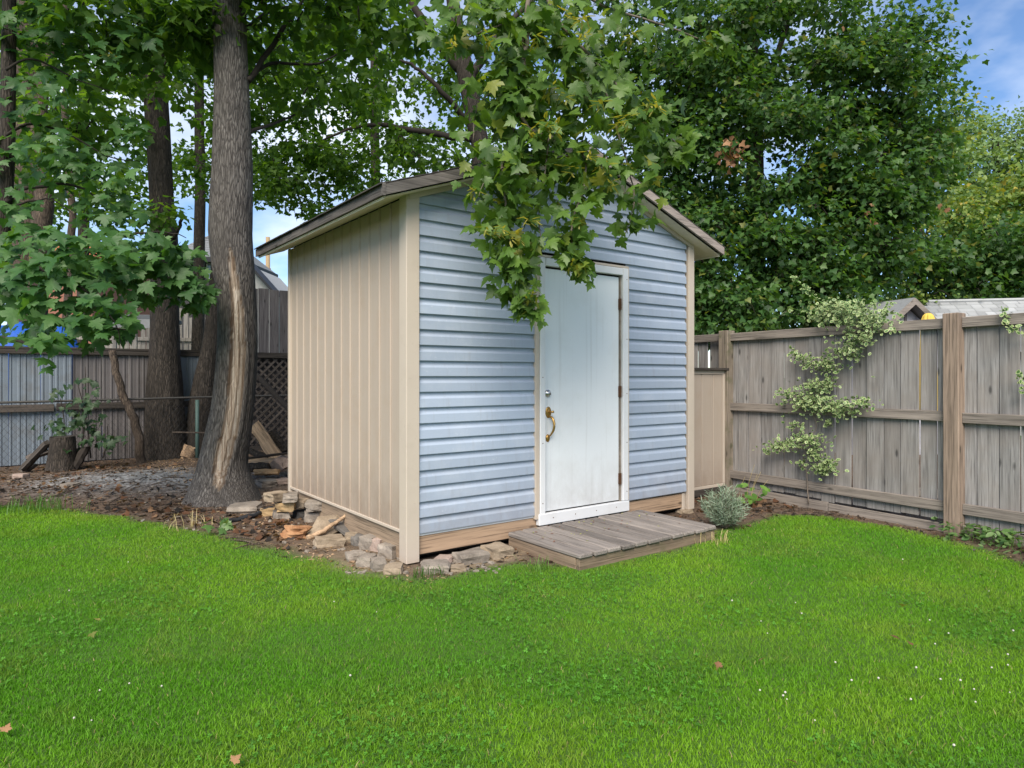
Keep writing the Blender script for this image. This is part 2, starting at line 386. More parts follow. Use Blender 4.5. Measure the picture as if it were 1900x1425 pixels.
def grass_mat(name):
    t = NT(name); c = t.attr('gcol', 'Color'); t.col(c); t.set(Roughness=.6)
    t.bsdf.inputs['Specular IOR Level'].default_value = .25
    tr = t.node('ShaderNodeBsdfTranslucent', {0: t.mix(1.0, c, (1.3, 1.3, .6), 'MULTIPLY')})
    ms = t.node('ShaderNodeMixShader', {0: .35, 1: t.bsdf.outputs[0], 2: tr.outputs[0]})
    t.lk(ms.outputs[0], t.n['Material Output'].inputs[0]); return t.m
M['grass'] = grass_mat('grass_blade'); M['litter'] = grass_mat('leaf_litter'); M['flower'] = plain('clover_white', (.5, .47, .42), .8)

# ------------------------------------------------------------------ shed frame of reference
U = np.array([.8016, .5978, 0]); Wd = np.array([-.5978, .8016, 0]); C0 = G(755, 1045)
AZ = math.atan2(U[1], U[0]); SW, SL = 3.206, 2.556
def shed_pt(x, y, z=0): return C0 + U * x + Wd * y + np.array([0, 0, z])
def to_shed(X, Y):
    ax = X - C0[0]; ay = Y - C0[1]; return ax * U[0] + ay * U[1], ax * Wd[0] + ay * Wd[1]

# ------------------------------------------------------------------ ground
edge_px = [(-260, 928), (0, 936), (150, 946), (300, 968), (420, 992), (520, 1022), (600, 1042), (700, 1062), (790, 1074), (880, 1058), (950, 1044), (1040, 1044), (1120, 1042), (1240, 1015), (1325, 985), (1390, 968), (1440, 955), (1530, 958), (1650, 976), (1760, 998), (1900, 1042), (2150, 1120)]
edge = np.array([G(*e)[:2] for e in edge_px])
lawn_poly = np.vstack([edge, [[6.5, 2.5], [9, -6], [-14, -6], [-14, 6.5]]])
def inside(X, Y, poly):
    r = np.zeros(X.shape, bool); n = len(poly)
    for i in range(n):
        x0, y0 = poly[i]; x1, y1 = poly[(i + 1) % n]
        c = ((y0 > Y) != (y1 > Y)) & (X < (x1 - x0) * (Y - y0) / (y1 - y0 + 1e-12) + x0); r ^= c
    return r
def edge_dist(X, Y):                     # signed: positive inside the lawn
    d = np.full(X.shape, 1e9)
    for (a, b) in zip(edge[:-1], edge[1:]):
        ab = b - a; t = np.clip(((X - a[0]) * ab[0] + (Y - a[1]) * ab[1]) / (ab @ ab), 0, 1)
        d = np.minimum(d, np.hypot(X - a[0] - t * ab[0], Y - a[1] - t * ab[1]))
    return np.where(inside(X, Y, lawn_poly), d, -d)
ASH = G(290, 895)[:2]
def ground_h(X, Y):
    X = np.asarray(X, float); Y = np.asarray(Y, float)
    d = edge_dist(X, Y); dirt = np.clip((-d - .02) / .4, 0, 1)
    near = (X < 1.0) | (Y > 6)
    h = dirt * (.05 * (fbm(X, Y, 1.6, 3) - .4) + .035 * (fbm(X, Y, 9, 5) - .5)) * near
    m = np.exp(-(((X - ASH[0]) / 1.5) ** 2 + ((Y - ASH[1]) / 1.0) ** 2)); h = h + .10 * m * dirt
    sx, sy = to_shed(X, Y); ins = (sx > -.15) & (sx < SW + .1) & (sy > -.1) & (sy < SL + .1)
    h = np.where(ins, np.minimum(h, -.01), h)
    return h + .012 * (fbm(X, Y, .8, 11) - .5) * (d > 0)
def gh(x, y): return float(ground_h(np.array([x]), np.array([y]))[0])
def GG(px, py): p = G(px, py); z = gh(p[0], p[1]); p = G(px, py, z); return p
gx = np.concatenate([[-400, -150, -60, -30, -18], np.arange(-13, 9, .07), [12, 20, 40, 90, 200, 400]])
gy = np.concatenate([[-100, -30, -10, -3], np.arange(0, 15, .07), [17, 20, 26, 40, 80, 200, 500]])
GX, GY = np.meshgrid(gx, gy); X = GX.ravel(); Y = GY.ravel()
ed = edge_dist(X, Y); jit = .28 * (fbm(X, Y, 3, 21) - .5)
lawn_a = np.clip((ed + jit) / .12 + .5, 0, 1); lawn_a = np.where((np.abs(X) > 14) | (Y > 14.5), 1, lawn_a)
am = np.exp(-(((X - ASH[0]) / 1.5) ** 2 + ((Y - ASH[1]) / 1.1) ** 2)); ash_a = np.clip((am * 1.7 - .25) * (.35 + 1.2 * fbm(X, Y, 2.5, 8)), 0, 1)
sx, sy = to_shed(X, Y); sand_a = np.clip(1 - np.abs(sx + .25) / .35, 0, 1) * ((sy > -.2) & (sy < 1.5)) + np.clip(1 - np.abs(sy + .28) / .2, 0, 1) * ((sx > -.2) & (sx < 1.1))
sand_a = np.clip(sand_a * (fbm(X, Y, 4, 31) * 2.2 - .5), 0, 1) * .8
V = np.c_[X, Y, ground_h(X, Y)]; nx, ny = len(gx), len(gy); I = np.arange(nx * ny).reshape(ny, nx)
F = np.c_[I[:-1, :-1].ravel(), I[:-1, 1:].ravel(), I[1:, 1:].ravel(), I[1:, :-1].ravel()]
tag(objm('ground', mesh_np('ground', V, F, True, {'lawn': lawn_a, 'ash': ash_a, 'sand': sand_a}), M['ground']), kind='structure')

# ------------------------------------------------------------------ the shed
shed = tag(empty('garden_shed', C0, AZ), 'garden shed with pale blue lap siding, beige side walls and low gable roof', 'shed')
SLP = .357; ZE = 2.69
def zroof(x): return ZE + SLP * min(x, SW - x)          # underside of the roof over the wall line
# inner core
mb = MB(); n = []
prof = [(.02, .03), (SW - .02, .03), (SW - .02, ZE - .02), (SW / 2, ZE + SLP * SW / 2 - .03), (.02, ZE - .02)]
Vc = [(x, .02, z) for x, z in prof] + [(x, SL - .01, z) for x, z in prof]
Fc = [(0, 1, 2, 3, 4), (9, 8, 7, 6, 5)] + [(i, i + 5, (i + 1) % 5 + 5, (i + 1) % 5) for i in range(5)]
mb.add(Vc, Fc).build('wall_core', M['gap'], shed)
# blue siding courses
H = .1155; ZB = .205
course_prof = [(0, 0), (0, .022), (.004, .0225), (.064, .0195), (.070, .0165), (.080, .008), (.088, .004), (.118, .0015)]
DL, DR, DT = 1.205, 2.268, 2.352
def course(z0, xa, xb, cut):
    ztop_lim = ZE + SLP * SW / 2 - .01
    rows = []
    for dz, o in course_prof:
        z = z0 + dz
        if z > ztop_lim: break
        g = max((z - ZE) / SLP + .01, 0)
        l = max(xa, g) if cut else xa; r = min(xb, SW - g) if cut else xb
        if r - l < .01: break
        rows.append((l, r, -o, z))
    if len(rows) < 3: return None
    V = []; F = []
    for l, r, y, z in rows: V += [(l, y, z), (r, y, z)]
    for i in range(len(rows) - 1): F.append((2 * i, 2 * i + 1, 2 * i + 3, 2 * i + 2))
    # ends
    e = len(rows); F.append(tuple(2 * i for i in range(e))[::-1]); F.append(tuple(2 * i + 1 for i in range(e)))
    return mesh('siding_course', V, F)
k = 0
while True:
    z0 = ZB + k * H; k += 1
    if z0 > ZE + SLP * SW / 2: break
    spans = [(.088, DL), (DR, SW - .088)] if z0 < DT - .03 else [(.088, SW - .088)]
    if z0 > ZE: spans = [(0, SW)]
    for a, b in spans:
        me = course(z0, a, b, True)
        if me: objm('siding_panel', me, M['siding'], shed)
# left and right beige walls: vertical panels with standing seams
npan = 13; pw = (SL - .1) / npan
def vpanel(w, h):
    pr = [(0, 0), (.006, -.012), (.014, -.012), (.02, 0), (w, 0)]
    V = [(y, x, 0) for x, y in [(p[0], p[1]) for p in pr]]
    V = [(p[1], p[0], 0) for p in pr] + [(p[1], p[0], h) for p in pr]
    F = [(i + 1, i, i + 5, i + 6) for i in range(4)]
    return mesh('wall_panel', V, F)
pm = vpanel(pw - .0015, ZE - .235 - .01)
for i in range(npan): objm('wall_panel', pm, M['beige'], shed, (.006, .07 + i * pw, .225))
pm2 = mesh('wall_panel', [(-v.co.x, v.co.y, v.co.z) for v in pm.vertices], [tuple(p.vertices)[::-1] for p in pm.polygons])
for i in range(npan): objm('wall_panel', pm2, M['beige'], shed, (SW - .006, .07 + i * pw, .225))
for i in range(16): objm('wall_panel', mesh('wall_panel', boxv(0, .198, 0, .012, .225, zroof(min(.1 + i * .2, SW - .1)) - .05), BOXF), M['beige'], shed, (.003 + i * .2, SL - .005, 0))
# trim channel under side siding, base boards
for xx in (-.012, SW - .006):
    objm('base_trim', bevel_box(xx, xx + .018, .085, SL, .205, .228, .003), M['beige_light'], shed)
objm('base_board', bevel_box(.012, .05, .085, SL - .02, .0, .203, .003), wood_mat('side_base_wood', (.27, .2, .14), 1, .7, 1.2, .1), shed)
objm('base_board', bevel_box(SW - .05, SW - .012, .085, SL - .02, .0, .203, .003), M['base_wood'], shed)
objm('base_board', bevel_box(.088, 1.25, .002, .04, .045, .182, .003), M['base_wood'], shed)
objm('base_board', bevel_box(2.29, SW - .13, .002, .04, .045, .182, .003), M['base_wood'], shed)
objm('base_block', bevel_box(SW - .128, SW - .09, -.004, .04, .02, .2, .003), M['beige_light'], shed)
objm('flashing', bevel_box(.09, DL - .01, -.006, .004, .183, .204, .002), M['white'], shed)
objm('flashing', bevel_box(DR + .02, SW - .09, -.004, .004, .188, .204, .002), M['oldpost'], shed)
# corner posts (L shaped box trims)
for x0 in (-.022, SW - .066):
    objm('corner_post', bevel_box(x0, x0 + .088 + (.02 if x0 < 0 else 0), -.034, .08, .0 if x0 < 0 else .02, ZE - .012 if x0 < 0 else ZE - .03, .004), M['beige_light'], shed)
objm('corner_post', bevel_box(-.016, .03, SL - .035, SL + .02, .06, ZE - .02, .004), M['beige_light'], shed)
# roof
A, B, TH = .285, .18, .02
def rz(x): return ZE - .03 + SLP * min(x + 0, SW - x) + .105     # deck top
for side in (0, 1):
    xs = (-A, SW / 2) if side == 0 else (SW + A, SW / 2)
    xa, xb = min(xs), max(xs)
    def sl(x, t): return (x, t, 0)
    def zz_(x): return 2.665 + SLP * ((x + A) if side == 0 else (SW + A - x))
    V = [(x, y, zz_(x) + dz) for y in (-B + .01, SL + .19) for dz in (-.015, 0) for x in (xa, xb)]
    objm('roof_deck', mesh('roof_deck', V, [(0, 1, 3, 2), (4, 6, 7, 5), (0, 4, 5, 1), (2, 3, 7, 6), (0, 2, 6, 4), (1, 5, 7, 3)]), M['shingle'], shed)
    # shingle courses
    mb = MB(); nc = 14; Lx = (SW / 2 + A + .02)
    for c in range(nc):
        e0 = c * Lx / nc - .02; e1 = e0 + Lx / nc + .03; y = -B - .02
        while y < SL + .2:
            w = random.uniform(.15, .32); y1 = min(y + w, SL + .215); j = random.uniform(-.006, .006)
            pts = []
            for yy in (y + .002, y1 - .002):
                for e, dz in ((e0 + j, .004), (e1, .003), (e1, .008), (e0 + j, .013)):
                    x = (-A + e) if side == 0 else (SW + A - e)
                    pts.append((x, yy, zz_(x) + dz))
            mb.add(pts, [(0, 1, 2, 3), (7, 6, 5, 4), (0, 4, 5, 1), (1, 5, 6, 2), (2, 6, 7, 3), (3, 7, 4, 0)]); y = y1
    tag(mb.build('roof_shingles', M['shingle'], shed), kind='stuff')
    # soffit panels beneath: along the side wall (eave) and along the gable (rake)
    sg = 1 if side == 0 else -1; x0 = -A + .02 if side == 0 else SW + A - .02; x1 = 0 if side == 0 else SW
    def zs(x): return ZE - .006 + SLP * ((x) if side == 0 else (SW - x))
    for j in range(14):
        ya = -B + .02 + j * (SL + .36) / 14; yb = ya + (SL + .36) / 14 - .004
        V = [(x, y, zs(x) + dz) for y in (ya, yb) for dz in (-.006, 0) for x in (x0, x1)]
        objm('soffit_panel', mesh('soffit', V, [(0, 1, 3, 2), (4, 6, 7, 5), (0, 4, 5, 1), (2, 3, 7, 6), (0, 2, 6, 4), (1, 5, 7, 3)]), M['soffit'], shed)
    for j in range(8):
        xa_ = x1 + sg * j * SW / 16; xb_ = x1 + sg * ((j + 1) * SW / 16 - .004)
        V = [(x, y, zs(x) + dz) for y in (-B + .02, -.022) for dz in (-.006, 0) for x in (xa_, xb_)]
        objm('soffit_panel', mesh('soffit', V, [(0, 1, 3, 2), (4, 6, 7, 5), (0, 4, 5, 1), (2, 3, 7, 6), (0, 2, 6, 4), (1, 5, 7, 3)]), M['soffit'], shed)
    # frieze trim between soffit and siding on the gable
    V = [(x, y, zs(x) + dz) for y in (-.04, -.002) for dz in (-.045, -.007) for x in (x1 + sg * .0, SW / 2)]
    objm('frieze_trim', mesh('frieze', V, [(0, 1, 3, 2), (4, 6, 7, 5), (0, 4, 5, 1), (2, 3, 7, 6), (0, 2, 6, 4), (1, 5, 7, 3)]), M['beige_light'], shed)
    # rake fascia and eave fascia
    xe = -A if side == 0 else SW + A
    for yy in (-B - .02, SL + .19):
        V = [(x, y, zz_(x) + dz) for y in (yy, yy + .022) for dz in (-.076, -.002) for x in (xe, SW / 2)]
        objm('rake_board', mesh('rake', V, [(0, 1, 3, 2), (4, 6, 7, 5), (0, 4, 5, 1), (2, 3, 7, 6), (0, 2, 6, 4), (1, 5, 7, 3)]), M['fascia'] if side == 0 else wood_mat('right_fascia_wood', (.32, .27, .245), 0, .55, 1.4, .1), shed)
    V = boxv(min(xe, xe + sg * .022), max(xe, xe + sg * .022), -B - .0, SL + .188, 2.665 - .073, 2.665 + .002)
    objm('eave_board', mesh('eave', V, BOXF), M['fascia_y'], shed)
    objm('drip_lip', mesh('lip', boxv(min(xe + sg * .024, xe + sg * .03), max(xe + sg * .024, xe + sg * .03), -B + .02, SL + .17, 2.665 - .09, 2.665 - .045), BOXF), M['soffit'], shed)
objm('rake_block', bevel_box(-A - .004, -A + .02, -B - .024, -B + .005, 2.665 - .078, 2.665 + .008, .002), M['fascia'], shed)
# gable vent gap filler behind siding
# door
door = objm('door', bevel_box(1.277, 2.168, -.012, .03, .222, 2.268, .003), M['door'], shed)
objm('door_trim', bevel_box(1.215, 1.270, -.046, .0, .17, 2.352, .004), M['white'], shed)
objm('door_trim', bevel_box(2.193, 2.262, -.046, .0, .215, 2.352, .004), M['white'], shed)
objm('door_trim', bevel_box(1.272, 2.191, -.046, .0, 2.285, 2.350, .004), M['white'], shed)
objm('door_trim', bevel_box(1.2, 2.27, -.05, -.002, .118, .212, .004), M['white'], shed)
for a, b, c in ((1.172, 1.213, 0), (2.264, 2.282, 0)):
    objm('door_casing', bevel_box(a, b, -.036, .0, .17 if a < 2 else .216, 2.375, .003), M['beige_light'], shed)
objm('door_casing', bevel_box(1.18, 2.28, -.036, .0, 2.354, 2.375, .003), M['beige_light'], shed)
objm('door_gap', mesh('gap', boxv(1.268, 2.195, .0, .012, .2, 2.288), BOXF), M['gap'], shed)
objm('door_stop', mesh('stop', boxv(2.176, 2.192, -.02, -.001, .214, 2.284), BOXF), M['stone_grey'], shed)
for zc in (2.02, 1.22, .42):
    h = MB(); h.box(2.160, 2.184, -.028, -.013, zc - .05, zc + .05); h.tube([(2.174, -.032, zc - .052), (2.174, -.032, zc + .052)], .007, 8)
    for q in (-.03, 0, .03): h.tube([(2.174, -.032, zc + q - .001), (2.174, -.032, zc + q + .001)], .0082, 8)
    h.build('hinge', M['hinge'], door)
def disc(mb, cx, cz, y0, prof, n=20, sx=1.0, sz=1.0):
    V = []; F = []
    for r, y in prof:
        for k in range(n):
            a = 2 * math.pi * k / n; V.append((cx + r * sx * math.cos(a), y0 - y, cz + r * sz * math.sin(a)))
    for i in range(len(prof) - 1):
        for k in range(n): F.append((i * n + k, i * n + (k + 1) % n, (i + 1) * n + (k + 1) % n, (i + 1) * n + k))
    F.append(tuple(range((len(prof) - 1) * n, len(prof) * n))); mb.add(V, F)
h = MB(); disc(h, 1.318, 1.215, -.012, [(.032, 0), (.032, .006), (.027, .012), (.022, .014), (.019, .024), (.016, .026)]); h.build('deadbolt', M['chrome'], door, True)
h = MB(); disc(h, 1.327, 1.208, -.036, [(.006, 0), (.006, .003)], 10); h.build('keyhole', M['gap'], door)
h = MB(); disc(h, 1.325, 1.055, -.012, [(.031, 0), (.031, .005), (.024, .010), (.022, .008), (.016, .012)], 24, 1.0, 1.55)
disc(h, 1.318, .838, -.012, [(.022, 0), (.022, .005), (.015, .012), (.006, .014)], 20, 1.0, 1.5)
pth = smooth_path([(1.325, -.03, 1.02), (1.332, -.062, 1.005), (1.335, -.078, .96), (1.332, -.074, .91), (1.325, -.05, .872), (1.318, -.026, .85)], 18)
h.tube(pth, list(np.interp(np.linspace(0, 1, 18), [0, .2, .5, 1], [.008, .012, .011, .006])), 10)
h.tube([(1.325, -.02, 1.06), (1.325, -.05, 1.058), (1.330, -.075, 1.062)], [.008, .007, .011], 8)
h.build('door_handle', M['brass'], door, True)
# small screws on trims
for (xx, zc) in [(1.24, .3), (1.24, .8), (1.24, 1.35), (1.24, 1.9), (2.24, .3), (2.24, .75), (2.24, 1.2), (2.24, 1.7), (2.24, 2.25), (1.35, .17), (1.6, .17), (1.85, .17), (2.1, .17)]:
    h = MB(); disc(h, xx, zc, -.046 if zc > .2 else -.05, [(.005, 0), (.004, .002)], 8); h.build('screw', M['hinge'], shed)

# ------------------------------------------------------------------ deck step
dk = tag(empty('wooden_step_platform', shed_pt(.872, -.05), AZ), 'low grey wooden deck platform below the white door', 'platform')
dw, dd, nb = 1.55, .856, 11; bw = dw / nb
for i in range(nb):
    me = bevel_box(0, bw - .010, -dd + random.uniform(-.006, .006), 0, -.038, random.uniform(-.003, .003), .010)
    o = objm('deck_board', me, M['deck'], dk, (i * bw, 0, .116))
objm('seam_shade_sheet', mesh('shade_sheet', boxv(.046, dw - .055, -dd + .06, -.05, .02, .07), BOXF), M['gap'], dk)  # dark sheet added under the boards so the seams read as shade
objm('frame_board', bevel_box(.01, dw - .015, -dd + .02, -dd + .058, -.03, .076, .003), M['deck_x'], dk)
objm('frame_board', bevel_box(.006, .044, -dd + .06, -.005, -.03, .076, .003), wood_mat('deck_side_wood', (.23, .17, .12), 1, .65, 1.2, .1), dk)
objm('frame_board', bevel_box(dw - .05, dw - .012, -dd + .06, -.005, -.03, .076, .003), M['deck_x'], dk)
objm('frame_board', bevel_box(.05, dw - .055, -.045, -.006, -.03, .076, .003), M['deck_x'], dk)

# ------------------------------------------------------------------ right wooden fence
FA = np.array([2.54, 7.9, 0]); FB = np.array([3.84, 5.80, 0]); fd = (FB - FA) / np.linalg.norm(FB - FA); BAY = float(np.linalg.norm(FB - FA))
FZ = math.atan2(fd[1], fd[0]); fn = np.array([fd[1], -fd[0], 0])   # yard side is local -Y
wf = tag(empty('wooden_fence', FA, FZ), 'tall weathered grey board fence with horizontal rails to the right of the shed', 'fence')
pk_bottom = .095
for bay in (-2, -1, 0, 1, 2):
    x0 = bay * BAY
    cuts = np.cumsum(np.r_[0, rng.uniform(.9, 1.1, 16)]); cuts = cuts / cuts[-1] * (BAY - .01)
    for i in range(16):
        g = random.choice([.005, .006, .008, .011]); zt = 1.84 + random.uniform(-.008, .008)
        me = bevel_box(cuts[i] + g / 2, cuts[i + 1] - g / 2, .0, .019, pk_bottom + random.uniform(-.02, .01), zt, .002)
        o = objm('picket', me, M['picket'], wf, (x0, .003 + random.uniform(0, .009), 0), (random.uniform(-.002, .002), 0, random.uniform(-.015, .015)))
    for z0, z1, th in ((1.772, 1.862, .04), (.962, 1.052, .04), (.177, .267, .04)):
        objm('rail', bevel_box(.062, BAY - .062, -th, -.001, z0, z1, .004), M['rail'], wf, (x0, 0, random.uniform(-.004, .004)), (0, random.uniform(-.003, .003), 0))
    objm('kick_board', bevel_box(.05, BAY * .52, -.036, -.004, -.05, .088, .003), M['rail'], wf, (x0, .0, 0), (0, .004, 0))
    objm('kick_board', bevel_box(BAY * .523, BAY - .06, -.03, -.004, -.05, .075, .003), M['rail'], wf, (x0, 0, 0))
for bay in (-2, -1, 0, 1, 2, 3):
    m_ = M['post'] if bay == 1 else M['oldpost']
    objm('post', bevel_box(-.064, .064, -.09, .045, -.1, 1.892 + (.01 if bay == 1 else 0), .006), m_, wf, (bay * BAY, -.005, 0), (0, random.uniform(-.006, .006), 0))

# ------------------------------------------------------------------ beige side panel between shed and fence
pend = FA - U * .09 + np.array([.0, -.02, 0]); pl = 1.25
sp = tag(empty('side_panel_gate', pend - U * pl, AZ), 'narrow beige ribbed panel closing the gap between shed and fence', 'panel')
wpan = .205; 
for i in range(6):
    a = pl - (i + 1) * wpan + .0
    V = [(a, 0, .12), (a + .008, .012, .12), (a + .016, 0, .12), (a + wpan - .002, 0, .12)]; V += [(x, y, 1.42) for x, y, z in V]
    objm('panel_strip', mesh('strip', V, [(i_, i_ + 1, i_ + 5, i_ + 4) for i_ in range(3)]), M['beige'], sp)
objm('backing', mesh('b', boxv(0, pl, .015, .03, .13, 1.41), BOXF), M['gap'], sp)
objm('top_cap', bevel_box(0, pl + .04, -.05, .05, 1.425, 1.455, .004), M['darkwood'], sp)
objm('top_trim', bevel_box(0, pl + .0, -.012, -.002, 1.385, 1.424, .002), M['beige_light'], sp)
objm('edge_trim', bevel_box(pl - .03, pl + .012, -.014, -.001, .12, 1.384, .003), M['beige_light'], sp)
objm('bottom_trim', bevel_box(0, pl + .01, -.014, -.003, .085, .118, .002), M['beige_light'], sp)
objm('bottom_rail', bevel_box(0, pl + .02, -.02, .03, .01, .083, .004), M['darkwood'], sp)

# ------------------------------------------------------------------ back fences (left), lines parallel to the shed front
B0 = P(0, 700, 9.5); B0[2] = 0                     # chain link line passes here
def back_pt(t, off=0, z=0): return B0 + U * t + Wd * off + np.array([0, 0, z])
def back_t(px, off=0):
    k = (px - CX) / FPX; b = B0 + Wd * off; return float((k * b[1] - b[0]) / (U[0] - U[1] * k))
cl = tag(empty('chain_link_fence', B0, AZ), 'low rusty chain link fence in front of the metal sheet fence', 'fence')
T0, T1 = -2.5, 7.2
objm('top_rail', mesh('rail', *tube_vf(smooth_path([(T0, 0, 1.0), (-.5, 0, .985), (1.5, 0, 1.0), (2.6, 0, 1.012), (4.5, 0, 1.02), (T1, 0, 1.03)], 30), .017, 8), True), M['galv'], cl)
mb = MB(); sp_ = .085
xx = T0 - 1.0
while xx < T1 + .2:
    for sgn in (-1, 1):
        za, zb = .02, .995; xa, xb = (xx, xx + .8) if sgn > 0 else (xx + .8, xx)
        mb.tube([(xa, .012 * sgn, za), (xb, .012 * sgn, zb)], .0016, 3)
    xx += sp_
tag(mb.build('wire_mesh', M['wire'], cl), kind='stuff')
for px in (366, -140, -430, 640):
    t = back_t(px); 
    objm('fence_post', mesh('post', *tube_vf([(t, .0, -.1), (t, 0, .97)], .03, 12), True), M['greenpost'], cl)
# corrugated sheet metal fence
OFF = .62
mf = tag(empty('sheet_metal_fence', back_pt(0, OFF), AZ), 'ribbed grey metal sheet fence with dark wooden cap behind the trees', 'fence')
t = back_t(-160, OFF); tend = back_t(446, OFF); i = 0
def ribbed(w, h):
    x = 0; pr = []
    while x < w - .001:
        pr += [(x, 0), (x + .012, -.012), (x + .03, -.012), (x + .042, 0), (x + .06, -.002)]; x += .105 if len(pr) % 2 else .075
    pr.append((w, 0)); pr = [p for p in pr if p[0] <= w]
    V = [(a, b, .02) for a, b in pr] + [(a, b, h) for a, b in pr]; n = len(pr)
    return mesh('sheet', V, [(k, k + 1, n + k + 1, n + k) for k in range(n - 1)])
for pa, pb, key in ((-160, -60, 'metal_tan'), (-60, 16, 'metal_blue'), (16, 76, 'metal_blue'), (76, 134, 'metal_blue'), (134, 190, 'metal_tan'), (190, 240, 'metal_tan'), (240, 290, 'metal_tan'), (290, 332, 'metal_tan'), (332, 385, 'metal_blue'), (385, 446, 'metal_blue')):
    ta, tb_ = back_t(pa, OFF), back_t(pb, OFF); objm('metal_sheet', ribbed(tb_ - ta - .004, 1.76), M[key], mf, (ta, random.uniform(0, .015), 0), (random.uniform(-.012, .012), 0, 0))
t0 = back_t(-160, OFF)
objm('cap_board', bevel_box(t0, tend + .1, -.06, .05, 1.77, 1.81, .004), M['darkwood'], mf)
objm('cap_face', bevel_box(t0, tend + .1, -.055, -.016, 1.70, 1.768, .004), M['darkwood'], mf)
objm('mid_board', bevel_box(t0, back_t(100, OFF), -.075, -.03, .82, .93, .004), M['lattice'], mf)
objm('mid_board', bevel_box(back_t(104, OFF), tend, -.07, -.03, .84, .94, .004), M['darkwood'], mf)
for q in np.arange(t0 + .5, tend, 1.8): objm('fence_post', bevel_box(q, q + .09, .02, .11, -.1, 1.768, .004), M['darkwood_z'], mf)
# lattice fence with board top, behind the shed
lf = tag(empty('lattice_board_fence', back_pt(tend + .12, OFF), AZ), 'tall dark fence of upright boards above diagonal lattice behind the shed', 'fence')
LW = 3.9; hb, ht = 1.78, 2.96
x = 0
while x < LW:
    w = random.uniform(.17, .20); objm('upright_board', bevel_box(x, x + w - .012, 0, .022, hb, ht + random.uniform(-.01, .01), .003), M['darkwood_z'], lf, (0, random.uniform(0, .006), 0)); x += w
objm('rail', bevel_box(-.02, LW, -.045, -.003, hb - .09, hb + .012, .004), M['darkwood'], lf)
objm('rail', bevel_box(-.02, LW, -.03, .01, -.02, .09, .004), M['darkwood'], lf)
for q in (-.07, 2.0, LW + .02): objm('post', bevel_box(q, q + .09, .025, .115, -.1, ht - .02, .004), M['darkwood_z'], lf)
def clip_seg(x0, z0, x1, z1, X0, X1, Z0, Z1):
    t0, t1 = 0., 1.; dx_, dz_ = x1 - x0, z1 - z0
    for p, q in ((-dx_, x0 - X0), (dx_, X1 - x0), (-dz_, z0 - Z0), (dz_, Z1 - z0)):
        r = q / p
        if p < 0: t0 = max(t0, r)
        else: t1 = min(t1, r)
    return (x0 + dx_ * t0, z0 + dz_ * t0, x0 + dx_ * t1, z0 + dz_ * t1) if t1 > t0 else None
for layer, sgn in ((0, 1), (1, -1)):
    c = -2.2
    while c < LW + 2.2:
        s = clip_seg(c - 2 * sgn + 1e-4, -1.1 + .9, c + 2 * sgn, 2.9, 0, 1.7, .1, 1.685)
        s = clip_seg(c - .9 * sgn, 0, c + .9 * sgn, 1.8, 0, LW, .1, 1.685)
        if s:
            x0, z0, x1, z1 = s; L_ = math.hypot(x1 - x0, z1 - z0)
            if L_ > .08: objm('lattice_slat', bevel_box(0, L_, -.004, .004, -.019, .019, .001), M['lattice'], lf, (x0, .0 + .0095 * layer, z0), (0, -math.atan2(z1 - z0, x1 - x0), 0))
        c += .15
objm('backing', mesh('back', boxv(0, LW, .125, .14, .0, 1.7), BOXF), M['house_wall'], lf)

# ------------------------------------------------------------------ leaves
HALF = [(.13, -.07), (.40, -.07), (.35, .09), (.50, .13), (.70, .37), (.50, .37), (.43, .50), (.23, .44), (.27, .64), (.15, .70)]
def maple_template(fold, droop, seed):
    r = random.Random(seed); pts = [(0, 0)] + [(x * r.uniform(.9, 1.1), y + r.uniform(-.03, .03)) for x, y in HALF] + [(r.uniform(-.04, .04), 1.0)]
    pts += [(-x * r.uniform(.9, 1.1), y + r.uniform(-.03, .03)) for x, y in HALF[::-1]]
    pts = [(0, .3)] + pts
    V = [(x, y, fold * abs(x) - droop * max(y, 0) ** 2 - .25 * droop * x * x * 3 + (r.uniform(-.035, .035) if i else 0)) for i, (x, y) in enumerate(pts)]
    n = len(pts) - 1; F = [(0, 1 + (i + 1) % n, 1 + i) for i in range(n)]
    return np.array(V), np.array(F)
MAPLE = [maple_template(.22, .25, 1), maple_template(-.12, .35, 2), maple_template(.3, .12, 3), maple_template(.05, .5, 4)]
MID_O = [(0, 0), (.38, -.04), (.42, .14), (.62, .42), (.33, .5), (.02, 1), (-.3, .52), (-.6, .40), (-.44, .12), (-.36, -.06)]
MID = (np.array([(0, .3, 0)] + [(x, y, .2 * abs(x) - .25 * y * y) for x, y in MID_O]), np.array([(0, 1 + (i + 1) % 10, 1 + i) for i in range(10)]))
FAR = (np.array([(0, 0, 0), (.5, .35, .1), (0, 1, -.2), (-.5, .35, .1)]), np.array([(0, 1, 2), (0, 2, 3)]))
OVAL_O = [(0, 0), (.22, .2), (.28, .5), (.17, .82), (0, 1), (-.17, .82), (-.28, .5), (-.22, .2)]
OVAL = (np.array([(0, .45, -.05)] + [(x, y, .12 * abs(x) - .1 * y * y) for x, y in OVAL_O]), np.array([(0, 1 + i, 1 + (i + 1) % 8) for i in range(8)]))
def norm(a): return a / (np.linalg.norm(a, axis=-1, keepdims=True) + 1e-9)
def bases(tip, nor):
    tip = norm(tip); nor = norm(nor - (nor * tip).sum(-1, keepdims=True) * tip); return np.stack([np.cross(tip, nor), tip, nor], axis=-1)
def scatter(templ, pos, tip, nor, size):
    T, Fc = templ; Bm = bases(tip, nor); n = len(pos)
    V = pos[:, None, :] + size[:, None, None] * np.einsum('nij,kj->nki', Bm, T)
    F = Fc[None] + (np.arange(n) * len(T))[:, None, None]
    return V.reshape(-1, 3), F.reshape(-1, 3)
